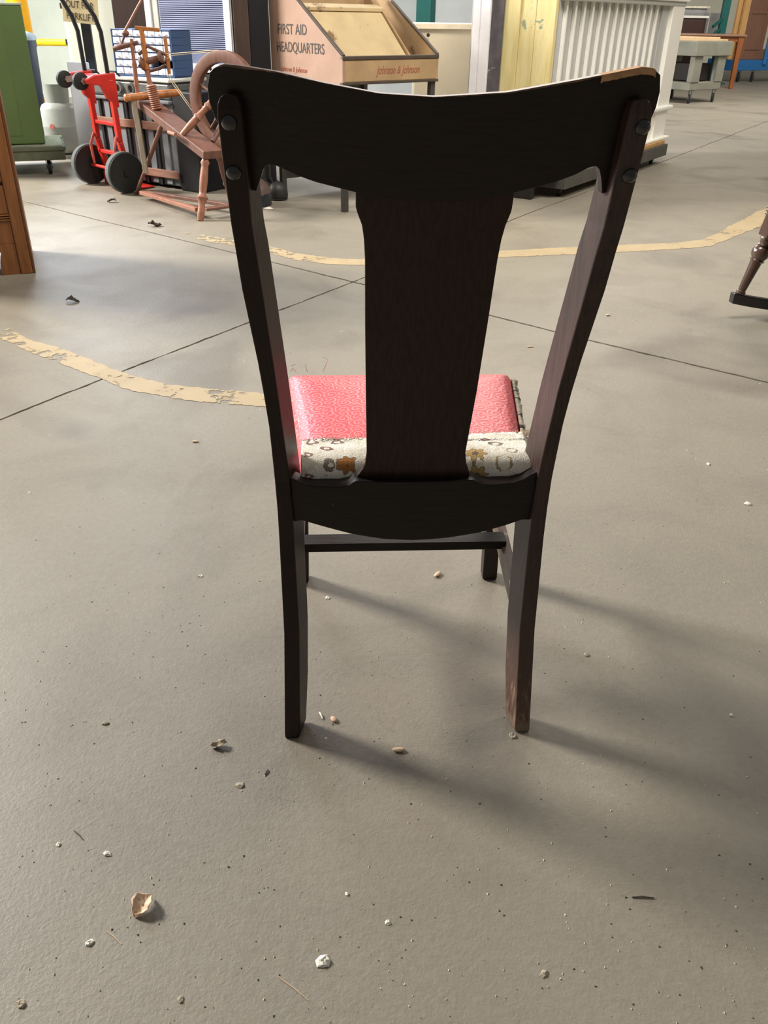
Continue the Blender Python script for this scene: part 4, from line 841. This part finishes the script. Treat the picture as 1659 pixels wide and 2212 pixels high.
pl = thing('door_casing', 'distressed white door casing with scraped dark grey side standing by the yellow door', 'door casing', (pa.x, pa.y, 0))
def pq(a, u): return (pa.x+(pb.x-pa.x)*a+_cu.x*u, pa.y+(pb.y-pa.y)*a+_cu.y*u)
pa.z = pb.z = pc_.z = 0
m = MB(); m.prism([pq(0, 0), pq(1, 0), (pc_.x+_cu.x*.012, pc_.y+_cu.y*.012), (pc_.x+_cu.x*.025, pc_.y+_cu.y*.025), pq(0, .025)], (0, 0, 0), (1, 0, 0), (0, 1, 0), az, 1.9); m.build('post', GDS, pl, bev=.001)
for a, b, d in ((0, .40, .022), (.41, .47, .012), (.48, 1.0, .022)):
    m = MB(); m.prism([pq(a, -d), pq(b, -d), pq(b, -.001), pq(a, -.001)], (0, 0, 0), (1, 0, 0), (0, 1, 0), az, 1.9); m.build('face_board', WDS, pl, bev=.002)
# ribbed counter
C0 = V((1.0, 5.80, 0)); ca_ = math.radians(56); cu_ = V((math.cos(ca_), math.sin(ca_), 0)); cv = V((-math.sin(ca_), math.cos(ca_), 0)); CL = 2.24; ZB0 = .175
PGR = mat('white_paint_shaded', (190, 190, 187), .5, var=.04, scale=6); PWH = mat('white_gloss_lit', (252, 250, 242), .35, var=.02, scale=6)  # panels darkened and ribs brightened by colour, for light catching the ribs
rc = thing('ribbed_counter', 'white beadboard counter with raised vertical ribs standing on a wooden dolly', 'counter', C0+az*ZB0)
def cbx(a0, a1, b0, b1, z0, z1, nm, mm, bev=.003): m_ = MB(); m_.prism([(a0, z0), (a1, z0), (a1, z1), (a0, z1)], C0+cv*b0, cu_, az, cv, b1-b0); return m_.build(nm, mm, rc, bev=bev)
cbx(0, CL, 0, .6, ZB0, 1.155, 'body', PGR)
for i in range(13):
    a = .045+i*.1365; cbx(a, a+.028, -.022, 0, .42, 1.135, 'rib', PWH, .004)
cbx(1.83, 1.98, -.012, 0, .42, 1.135, 'flat_stile', PGR); cbx(1.98, CL+.02, -.045, 0, ZB0+.01, 1.135, 'corner_pilaster', PWH, .004)
cbx(-.02, CL+.06, -.065, .62, 1.155, 1.19, 'counter_top', PWH, .008); cbx(-.01, CL+.03, -.05, 0, 1.125, 1.155, 'cornice', PGR, .006)
cbx(-.01, CL+.06, -.075, 0, .40, .43, 'base_moulding', PWH, .010); cbx(-.01, CL+.03, -.03, 0, ZB0+.02, .40, 'plinth', PWH); cbx(-.02, CL+.07, -.08, 0, ZB0, ZB0+.02, 'plinth_lip', PWH, .006)
CARPW = mat('plywood_deck', (190, 148, 96), .7, var=.2, scale=1., grain=(8, 30, 30)); GDW = mat('grey_dolly_wood', (86, 84, 78), .8, var=.2, scale=10)
dl = thing('dolly', 'long wooden dolly with pale plywood edge and casters under the white counter', 'dolly', C0)
def lbx(a0, a1, b0, b1, z0, z1, nm, mm, bev=.004): m_ = MB(); m_.prism([(a0, b0), (a1, b0), (a1, b1), (a0, b1)], C0+az*z0, cu_, cv, az, z1-z0); return m_.build(nm, mm, dl, bev=bev)
for i in range(3): lbx(.18+i*.66, .18+i*.66+.652, -.10, .50, .145, ZB0, 'deck_board', CARPW)
lbx(.16, 2.20, -.115, -.07, .055, .145, 'side_beam', GDW); lbx(.16, 2.20, .45, .50, .055, .145, 'side_beam', GDW); lbx(.12, .17, -.115, .50, .055, .145, 'end_beam', GDW); lbx(2.16, 2.20, -.07, .45, .06, .145, 'end_beam', GDW)
lbx(.12, .19, -.118, .50, .145, .155, 'end_cap', CARPW)
for a, b in ((.20, -.04), (2.05, -.04), (.22, .42), (2.05, .42)): caster(dl, C0+cu_*a+cv*b, .032, ca_+.4, .06)

# ================================================================== RIGHT BACKGROUND
CGR = mat('grey_green_cart_wood', (128, 128, 116), .7, var=.14, scale=5); 
p0_, p1_ = FL(1478, 224), FL(1527, 214)
k0 = V((p0_.x+.05, p0_.y, 0)); kx = (V((p1_.x, p1_.y, 0))-V((p0_.x, p0_.y, 0))).normalized(); ky = V((-kx.y, kx.x, 0))   # ky points to the left and back
kx = V((.80, .60, 0)).normalized(); ky = V((-.60, .80, 0))
kt_ = thing('rolling_cart', 'grey-green wooden rolling cart with thick frame top and small casters behind white counter', 'cart', k0)
def kb(a0, a1, b0, b1, z0, z1, nm, mm, bev=.008, par=None): m_ = MB(); m_.prism([(a0, b0), (a1, b0), (a1, b1), (a0, b1)], k0+az*z0, kx, ky, az, z1-z0); return m_.build(nm, mm, par or kt_, bev=bev)
kb(-.10, .74, -.06, .85, .60, .78, 'top_frame', CGR); kb(-.06, .68, -.02, .80, .17, .27, 'base_frame', CGR)
kb(-.06, .13, -.03, .05, .27, .60, 'leg_board', CGR); kb(.50, .68, -.03, .05, .27, .60, 'leg_board', CGR); kb(-.04, .04, .60, .80, .27, .60, 'leg_board', CGR); kb(.56, .68, .72, .80, .27, .60, 'leg_board', CGR)
kb(.10, .54, .10, .60, .28, .50, 'inner_box', CRM)
for a, b in ((.04, .02), (.60, .02), (.04, .74), (.60, .74)): caster(kt_, k0+kx*a+ky*b, .06, 1.0, .165)
CARD = mat('pale_board', (206, 178, 142), .7, var=.1, scale=4)
for i, (a, b, dz, la) in enumerate(((-.04, .0, .782, 'pale flat board on the rolling cart, lower of the pair'), (.04, .12, .806, 'pale flat board on the rolling cart, upper of the pair'))):
    m = MB(); m.prism([(a, b), (a+.72-.1*i, b), (a+.72-.1*i, b+.62), (a, b+.62)], k0+az*dz, kx, ky, az, .022); tag(m.build('flat_board', CARD, None, bev=.002), la, 'board', 'flat boards on the rolling cart')
# brown table beyond
tl_ = FL(1562, 191); T0 = V((tl_.x, tl_.y, 0)); T0 = V((6.02, 16.4, 0)); TBR = mat('red_brown_wood', (142, 82, 42), .45, var=.2, scale=1., grain=(20, 20, 3))
tb_ = thing('wooden_table', 'red-brown wooden table with square tapered legs beyond the grey cart', 'table', T0)
hx_ = V((-1, .05, 0)).normalized(); hy_ = V((.05, 1, 0)).normalized()
for a, b in ((.0, .0), (1.55, .0), (.0, .75), (1.55, .75)):
    m = MB(); q = T0+hx_*(a+.04)+hy_*(b+.04); m.beam(q, q+az*.80, .06, .06, up=(0, 1, 0), w2=.10, h2=.10); m.build('leg', TBR, tb_, bev=.006)
m = MB(); m.prism([(0, .72), (1.66, .72), (1.66, .80), (0, .80)], T0+hy_*.02, hx_, az, hy_, .03); m.build('front_apron', TBR, tb_); m = MB(); m.prism([(0, .72), (1.66, .72), (1.66, .80), (0, .80)], T0+hy_*.80, hx_, az, hy_, .03); m.build('rear_apron', TBR, tb_)
m = MB(); m.prism([(-.04, -.04), (1.70, -.04), (1.70, .90), (-.04, .90)], T0+az*.80, hx_, hy_, az, .03); m.build('tabletop', mat('table_top_mauve', (150, 112, 92), .35, var=.1, scale=4), tb_, bev=.006)
# dark drawer box and grey cabinet behind the table
G0 = A(1466, 40, 18.4); GX = A(1572, 40, 18.4)
gc = thing('filing_cabinet', 'long low pale grey metal cabinet with bright top at the far right', 'cabinet', (G0.x, 18.6, 0))
m = MB(); m.box2((G0.x-.5, 18.6, .06), (GX.x-.35, 19.3, 1.22)); m.build('body', mat('pale_grey_metal', (166, 166, 166), .4, .2, var=.12, scale=3), gc, bev=.01); m = MB(); m.box2((G0.x-.55, 18.55, 1.22), (GX.x-.31, 19.35, 1.26)); m.build('top', mat('bright_top', (236, 226, 206), .5), gc, bev=.01)
m = MB(); m.box2((G0.x-.45, 18.66, 0), (GX.x-.4, 19.2, .06)); m.build('plinth', DARKM, gc)
for i in range(3): m = MB(); x_ = G0.x+.0+i*.33; m.box2((x_, 18.585, .75), (x_+.30, 18.60, 1.15)); m.build('drawer_front', mat('pale_grey_drawer', (150, 150, 150), .4, .2), gc, bev=.006)
D0 = A(1440, 60, 17.5); D1 = A(1531, 60, 17.5); dbx = thing('drawer_chest', 'dark maroon-brown drawer chest with white top edge behind the brown table', 'chest', (D0.x, 17.7, 0))
m = MB(); m.box2((D0.x, 17.7, .05), (D1.x, 18.2, 1.06)); m.build('body', mat('maroon_brown', (52, 30, 28), .4, var=.2), dbx, bev=.01); m = MB(); m.box2((D0.x-.03, 17.67, 1.06), (D1.x+.03, 18.23, 1.10)); m.build('top', WHITEP, dbx, bev=.005)
for i in range(4): m = MB(); m.box2((D0.x+.04, 17.685, .10+i*.24), (D1.x-.04, 17.7, .31+i*.24)); o = m.build('drawer', mat('maroon_drawer', (62, 36, 32), .4), dbx, bev=.008); m = MB(); m.tube([((D0.x+D1.x)/2-.05, 17.685, .22+i*.24), ((D0.x+D1.x)/2-.04, 17.655, .20+i*.24), ((D0.x+D1.x)/2+.04, 17.655, .20+i*.24), ((D0.x+D1.x)/2+.05, 17.685, .22+i*.24)], .008, 6); m.build('handle', STEEL, o)
for x_ in (D0.x+.03, D1.x-.09): m = MB(); m.box2((x_, 17.72, 0), (x_+.06, 18.1, .05)); m.build('foot', DARKM, dbx)
# teal post with base
tp0 = A(1572, 40, 17.2); tq = thing('teal_stand', 'teal green metal post on a small square base by the brown table', 'stand', (tp0.x+.03, 17.75, 0)); m = MB(); m.box((tp0.x+.12, 17.75, .9), (.13, .10, 1.8)); m.build('post', GRN, tq, bev=.01); m = MB(); m.box((tp0.x+.12, 17.75, .01), (.4, .36, .02)); m.build('base_plate', GRN, tq)
for z_ in (.9, 1.05): m = MB(); m.beam((tp0.x+.07, 17.68, z_), (tp0.x-.12, 17.55, z_-.12), .04, .04); m.build('brace', GRN, tq)
# blue platform cart carrying brown panels
BLC = mat('blue_cart_enamel', (38, 104, 164), .45, var=.1, scale=6)
Q0 = V((6.82, 18.3, 0)); qx = V((.93, .37, 0)).normalized(); qy = V((-.37, .93, 0)).normalized()
bl_ = thing('platform_cart', 'blue metal platform cart with tubular end frame at the far right', 'cart', Q0)
def qb(a0, a1, b0, b1, z0, z1, nm, mm, par, bev=.01): m_ = MB(); m_.prism([(a0, b0), (a1, b0), (a1, b1), (a0, b1)], Q0+az*z0, qx, qy, az, z1-z0); return m_.build(nm, mm, par, bev=bev)
qb(-.25, 1.9, 0, .75, .20, .38, 'deck', BLC, bl_)
for a in (.48, .92): m = MB(); m.beam(Q0+qx*a+az*.30-qy*.02, Q0+qx*a+az*1.7-qy*.02, .07, .05, up=(0, 1, 0)); m.build('upright', BLC, bl_, bev=.01)
for z_ in (1.16, .46): m = MB(); m.beam(Q0+qx*.48+az*z_-qy*.02, Q0+qx*1.3+az*z_-qy*.02, .05, .06); m.build('cross_rail', BLC, bl_, bev=.01)
for a, b in ((.0, .08), (.34, .08), (.9, .06), (1.5, .1), (.0, .66), (1.5, .66)): caster(bl_, Q0+qx*a+qy*b, .085, .9, .20)
BP = mat('brown_panel', (122, 88, 70), .6, var=.1, scale=1., grain=(20, 20, 3)); BLD = mat('blond_wood', (206, 162, 104), .6, var=.12, scale=1., grain=(20, 20, 3))
for i, (b, la) in enumerate(((.06, 'blond wooden board standing on blue cart, front of the pair'), (.16, 'blond wooden board standing on blue cart, rear of the pair'))):
    m = MB(); m.prism([(-.20-.06*i, b), (-.07-.06*i, b), (-.07-.06*i, b+.05), (-.20-.06*i, b+.05)], Q0+az*.385, qx, qy, az, 1.3); tag(m.build('standing_board', BLD, None, bev=.004), la, 'board', 'blond boards on the blue cart')
pd = thing('panelled_door_leaf', 'brown panelled door leaf standing on the blue cart', 'door panel', Q0+az*.385)
qb(-.05, .46, .10, .14, .385, 1.6, 'panel', BP, pd, .004)
for a in (-.05, .38): qb(a, a+.08, .08, .10, .385, 1.6, 'stile', BP, pd, .004)
for z_ in (.385, .55, 1.15, 1.5): qb(.03, .38, .08, .10, z_, z_+.06, 'rail', BP, pd, .004)
qb(.60, .80, .14, .32, .386, .56, 'body', mat('cardboard', (176, 146, 116), .8), None).name = 'cardboard_box'; o = bpy.data.objects['cardboard_box']; tag(o, 'small brown cardboard box on the blue cart deck', 'box')
# wheel of a cart at the right edge
WH = FL(1662, 390); we = thing('cart_wheel', 'grey-green cart wheel with metal fork at the right edge of the view', 'wheel', V((WH.x+.05, WH.y, 0)))
c = V((WH.x+.055, WH.y, .075)); a_ = V((.35, .94, 0)).normalized(); sd_ = V((-a_.y, a_.x, 0)); sd_ = V((.5, -.866, 0))
m = MB(); m.lathe([(0, .055), (0, .068), (.15, .076), (.85, .076), (1, .068), (1, .055)], c-sd_*.022, c+sd_*.022, 28); m.build('tyre', DARKM, we, smooth=40)
m = MB(); m.lathe([(0, .002), (0, .058), (1, .058), (1, .002)], c-sd_*.024, c+sd_*.024, 24); m.lathe([(0, .018), (1, .015)], c-sd_*.03, c+sd_*.03, 12); m.build('hub_disc', mat('sage_grey', (98, 108, 98), .5), we, smooth=40)
m = MB(); al = V((.866, .5, 0)); m.prism([(-.08, .15), (.12, .15), (.03, .06), (-.02, .06)], V((c.x, c.y, 0))+sd_*.030, al, az, sd_, .005); m.prism([(-.08, .15), (.12, .15), (.03, .06), (-.02, .06)], V((c.x, c.y, 0))-sd_*.035, al, az, sd_, .005); m.prism([(-.09, -.05), (.14, -.05), (.14, .05), (-.09, .05)], V((c.x, c.y, .15)), al, sd_, az, .006); m.build('fork', mat('sage_steel', (110, 120, 110), .45, .3), we)

# ------------------------------------------------------------------ rocking chair at the right edge
RKW = mat('dark_polished_walnut', (74, 52, 40), .25, var=.3, scale=1., grain=(40, 40, 6), coat=.6, spec=.6); RKB = mat('near_black_rocker', (38, 30, 27), .35, var=.3, scale=20, coat=.3)
rk = thing('rocking_chair', 'dark rocking chair with carved block and turned front leg at the right edge', 'rocking chair', (1.85, 3.03, 0), math.radians(10), world=False)
for y_, mk in ((0, 0), (.46, 1)):
    P_ = []; 
    for i in range(25):
        u = i/24; x = -.412+.96*u; z = .010+.26*(x-.04)**2; P_.append(V((x, -.10+y_, z)))
    R_ = [[p+V((0, -.016, -.0)), p+V((0, .016, -.0)), p+V((0, .016, .042)), p+V((0, -.016, .042))] for p in P_]
    m = MB(); m.loft(R_); m.build('rocker', RKB, rk, bev=.004)
def turnleg(x0, y0, x1, y1, zt, nm='front_leg'):
    p0 = V((x0, y0, .075)); p1 = V((x1, y1, zt)); P = [(0, .010), (.04, .013), (.06, .017), (.09, .015), (.10, .019), (.14, .019), (.15, .015), (.22, .0165), (.45, .020), (.62, .023), (.64, .030), (.67, .026), (.72, .034), (.78, .036), (.84, .030), (.86, .022), (.875, .028), (.90, .022), (.95, .024), (.97, .030), (1, .028)]
    m = MB(); m.lathe(P, p0, p1, 20); return m.build(nm, RKW, rk, smooth=40)
for y_ in (-.10, .36):
    turnleg(-.385, y_, -.315, y_, .315); m = MB(); q = V((-.30, y_, .37))
    m.beam((-.312, y_, .318), (-.295, y_, .415), .062, .062, up=(0, 1, 0)); blk = m.build('carved_block', RKW, rk, bev=.004)
    for zz in (.40, .412, .424): m = MB(); m.box((-.293, y_, zz), (.074, .074, .007)); m.build('reeding', RKW, blk, bev=.002)
    m = MB(); m.box((-.303, y_-.0335, .362), (.03, .005, .05)); m.build('carved_panel', RKW, blk, bev=.0015)
    turnleg(.30, y_, .26, y_, .33, 'rear_leg')
m = MB(); m.prism([(-.27, -.12), (.28, -.10), (.28, .36), (-.27, .38)], (0, 0, .385), (1, 0, 0), (0, 1, 0), az, .04); m.build('seat', RKB, rk, bev=.01)
m = MB(); m.beam((-.27, -.10, .355), (.26, -.10, .355), .024, .06); st = m.build('seat_rail', RKW, rk, bev=.003)
for i in range(9): m = MB(); m.sph((-.235+i*.05, -.113, .36), .014, 10, 6, (1, .35, 1)); m.build('carving', RKW, st, smooth=60)
m = MB(); m.beam((-.27, .36, .355), (.26, .36, .355), .024, .06); m.build('seat_rail', RKW, rk, bev=.003)
for y_ in (-.08, .34): m = MB(); m.beam((.26, y_, .40), (.42, y_, 1.05), .035, .04, up=(0, 1, 0)); m.build('back_post', RKW, rk, bev=.005)
m = MB(); m.box((.41, .13, 1.0), (.03, .40, .14)); m.build('crest_rail', RKW, rk, bev=.01)
for i in range(4): m = MB(); m.beam((.28, .0+i*.085, .42), (.40, .0+i*.085, .94), .012, .03, up=(0, 1, 0)); m.build('back_spindle', RKW, rk, bev=.003)

# ================================================================== LITTER ON THE FLOOR
LFB = mat('dry_tan_leaf', (222, 192, 162), .8, var=.16, scale=60, bump=.3); LFD = mat('dark_dry_leaf', (72, 62, 50), .85, var=.25, scale=40); CHW = mat('white_chip', (226, 222, 208), .7, var=.05); SHL = mat('pale_seed_husk', (206, 180, 148), .6, var=.12, scale=60); LFG = mat('grey_tan_debris', (168, 156, 136), .85, var=.2, scale=60); LFP = mat('pinkish_husk', (204, 166, 138), .6, var=.1)
def leaf(px, py, L, W_, mm, label, seed, curl=.35, ang=0., cat='leaf', group=None, lift=.004):
    """a crumpled dry leaf: a lobed curled sheet with thickness"""
    p = FL(px, py); rnd = random.Random(seed); n_, k_ = 18, 10; vs = []; m_ = MB()
    for i in range(n_+1):
        u = i/n_
        for j in range(k_+1):
            v_ = 2*j/k_-1; wid = W_*(math.sin(math.pi*min(1, u*1.02+.02))**.6)*(1+.28*pn(V((u*6+seed, v_*.3, 0)))); 
            x = (u-.5)*L; y = v_*wid/2; z = abs(v_)**1.6*wid*curl*(.7+.6*pn(V((u*4, seed, v_))))+.30*W_*abs(pn(V((u*4, v_*2.2, seed))))+L*.10*math.cos(u*5+seed)
            vs.append(V((x*math.cos(ang)-y*math.sin(ang), x*math.sin(ang)+y*math.cos(ang), z)))
    mz = min(q.z for q in vs); vs = [q-V((0, 0, mz-.0008)) for q in vs]
    m_.add(vs, [(i*(k_+1)+j, (i+1)*(k_+1)+j, (i+1)*(k_+1)+j+1, i*(k_+1)+j+1) for i in range(n_) for j in range(k_)])
    o_ = m_.build('dry_leaf', mm, None, smooth=70); o_.location = p; sd2 = o_.modifiers.new('t', 'SOLIDIFY'); sd2.thickness = .0007; sd2.offset = 1
    return tag(o_, label, cat, group)
leaf(310, 1960, .034, .027, LFB, 'crumpled tan dry leaf, largest piece of litter on the near floor', 3, .30, 1.15)
leaf(473, 1612, .026, .014, LFG, 'curled grey-tan leaf on the floor left of the rear chair leg', 8, .5, .25)
leaf(158, 653, .055, .030, LFD, 'dark dry leaf on the floor beyond the near yellow line', 5, .4, .1)
leaf(335, 489, .075, .045, LFD, 'dark curled leaf on the floor in front of the spinning wheel leg', 6, .5, .2)
leaf(242, 437, .060, .035, LFD, 'small dark leaf on the floor near the hand truck wheel', 9, .4, .0)
leaf(555, 490, .03, .02, LFD, 'tiny dark leaf bit on the floor behind the left chair post', 4, .4, .3)
husks = [(945, 1243, .0115, .0055, 1.0, 'pale husk lying between the front legs of the chair'), (861, 1622, .0105, .005, .05, 'pale husk below the shadow of the rear left leg'), (721, 1556, .0075, .005, -1.0, 'pinkish husk right of the rear left leg foot'), (855, 1180, .011, .004, .2, 'pale husk just past the chair cross stretcher'), (422, 955, .010, .004, .0, 'small husk on the floor below the near yellow line'), (1313, 682, .010, .006, .4, 'tan husk on the floor right of the chair back'), (1145, 750, .012, .004, .1, 'thin husk between splat and right chair post')]
for i, (px, py, L, W_, a, la) in enumerate(husks):
    p = FL(px, py); m = MB(); m.sph((0, 0, 0), 1, 14, 8, (L, W_, W_*.55)); m.v = [V((q.x*math.cos(a)-q.y*math.sin(a), q.x*math.sin(a)+q.y*math.cos(a), q.z+W_*.55+q.x*q.x*6)) for q in m.v]
    m.v = [q+V((0, 0, -min(z.z for z in m.v))) for q in m.v]; o = m.build('seed_husk', LFP if i == 2 else SHL, None, smooth=60); o.location = p; tag(o, la, 'husk', 'seed husks on the floor')
chips = [(698, 2079, .010, 'white angular chip on the near floor, biggest of the white chips'), (193, 2037, .006, 'small white chip near the tan crumpled leaf'), (232, 1845, .0065, 'small white chip with a tail above the tan leaf'), (708, 1291, .006, 'white chip in the shadow edge between left chair legs'), (1614, 1089, .009, 'white chip on the floor at the right, far from the chair'), (1175, 2105, .006, 'grey-white chip on the near floor right of centre'), (433, 1245, .006, 'white chip on the floor left of the chair leg'), (229, 1563, .006, 'white chip left of the curled grey-tan leaf'), (1530, 1003, .008, 'pale chip beside the worn paint traces at the right'), (838, 1993, .005, 'tiny white chip on the near floor at centre'), (1580, 1545, .005, 'tiny pale chip in the broad chair shadow'), (750, 1932, .004, 'tiny white chip above the biggest white chip'), (127, 1824, .005, 'tiny pale chip at the left near floor'), (518, 1697, .007, 'grey-white chip below the curled grey-tan leaf'), (1107, 1590, .007, 'grey crumb beside the worn chair foot'), (1267, 1415, .006, 'pale crumb in the right leg shadow'), (44, 2170, .006, 'pale crumb at the near left corner of the floor'), (391, 2160, .005, 'white crumb near the bottom of the floor view')]
for i, (px, py, r_, la) in enumerate(chips): scrap('floor_chip', px, py, r_, LFG if 'grey' in la or 'crumb' in la else CHW, la, 'chip', .45, 20+i, 7, 'pale chips on the floor')
tw = [((1365, 1939), (1413, 1941), .0012, 'thin dark twig on the near floor at the right'), ((600, 2110), (667, 2162), .0006, 'thin pale straw at the bottom of the near floor'), ((690, 1540), (697, 1554), .0016, 'short white paper tube by the rear left leg'), ((572, 1675), (580, 1663), .0012, 'short dark splinter below the left chair leg'), ((230, 2012), (262, 2040), .0006, 'thin pale straw near the tan leaf'), ((160, 1795), (180, 1815), .0008, 'tiny dark splinter on the left floor')]
for i, (a, b, r_, la) in enumerate(tw):
    pa_, pb_ = FL(*a), FL(*b); mdl = (pa_+pb_)/2+V((0, .001, 0)); m = MB(); m.tube([pa_-pa_+V((0, 0, r_)), mdl-pa_+V((0, 0, r_*1.6)), pb_-pa_+V((0, 0, r_))], [r_*.7, r_, r_*.6], 6)
    o = m.build('straw' if 'straw' in la else ('paper_tube' if 'tube' in la else 'twig'), CHW if 'white' in la else (SHL if 'straw' in la else LFD), None); o.location = pa_; tag(o, la, 'paper' if 'tube' in la else 'twig')
# fine grit, past counting
m = MB(); rnd = random.Random(5)
for i in range(520):
    px, py = rnd.uniform(0, 1659), 640+(2212-640)*rnd.random()**.8; p = FL(px, py); r_ = rnd.uniform(.0007, .0022); a = rnd.random()*3
    b_ = [p+V((r_*math.cos(a+k*2.1)*rnd.uniform(.6, 1.3), r_*math.sin(a+k*2.1)*rnd.uniform(.6, 1.3), 0)) for k in range(3)]
    m.add(b_+[p+V((0, 0, r_*.9))], [(0, 1, 3), (1, 2, 3), (2, 0, 3), (2, 1, 0)])
tag(m.build('floor_grit', mat('pale_grit', (212, 204, 186), .8, var=.3, scale=3), None), 'scattered pale sand grains over the concrete floor', 'grit', None, 'stuff')
m = MB()
for i in range(260):
    px, py = rnd.uniform(0, 1659), 640+(2212-640)*rnd.random()**.8; p = FL(px, py); r_ = rnd.uniform(.0008, .0022); a = rnd.random()*3
    b_ = [p+V((r_*math.cos(a+k*2.1)*rnd.uniform(.6, 1.5), r_*math.sin(a+k*2.1)*rnd.uniform(.6, 1.5), 0)) for k in range(3)]
    m.add(b_+[p+V((0, 0, r_*.7))], [(0, 1, 3), (1, 2, 3), (2, 0, 3), (2, 1, 0)])
tag(m.build('dark_crumbs', mat('dark_grit', (70, 62, 52), .9, var=.3, scale=3), None), 'scattered dark crumbs of dirt over the concrete floor', 'grit', None, 'stuff')
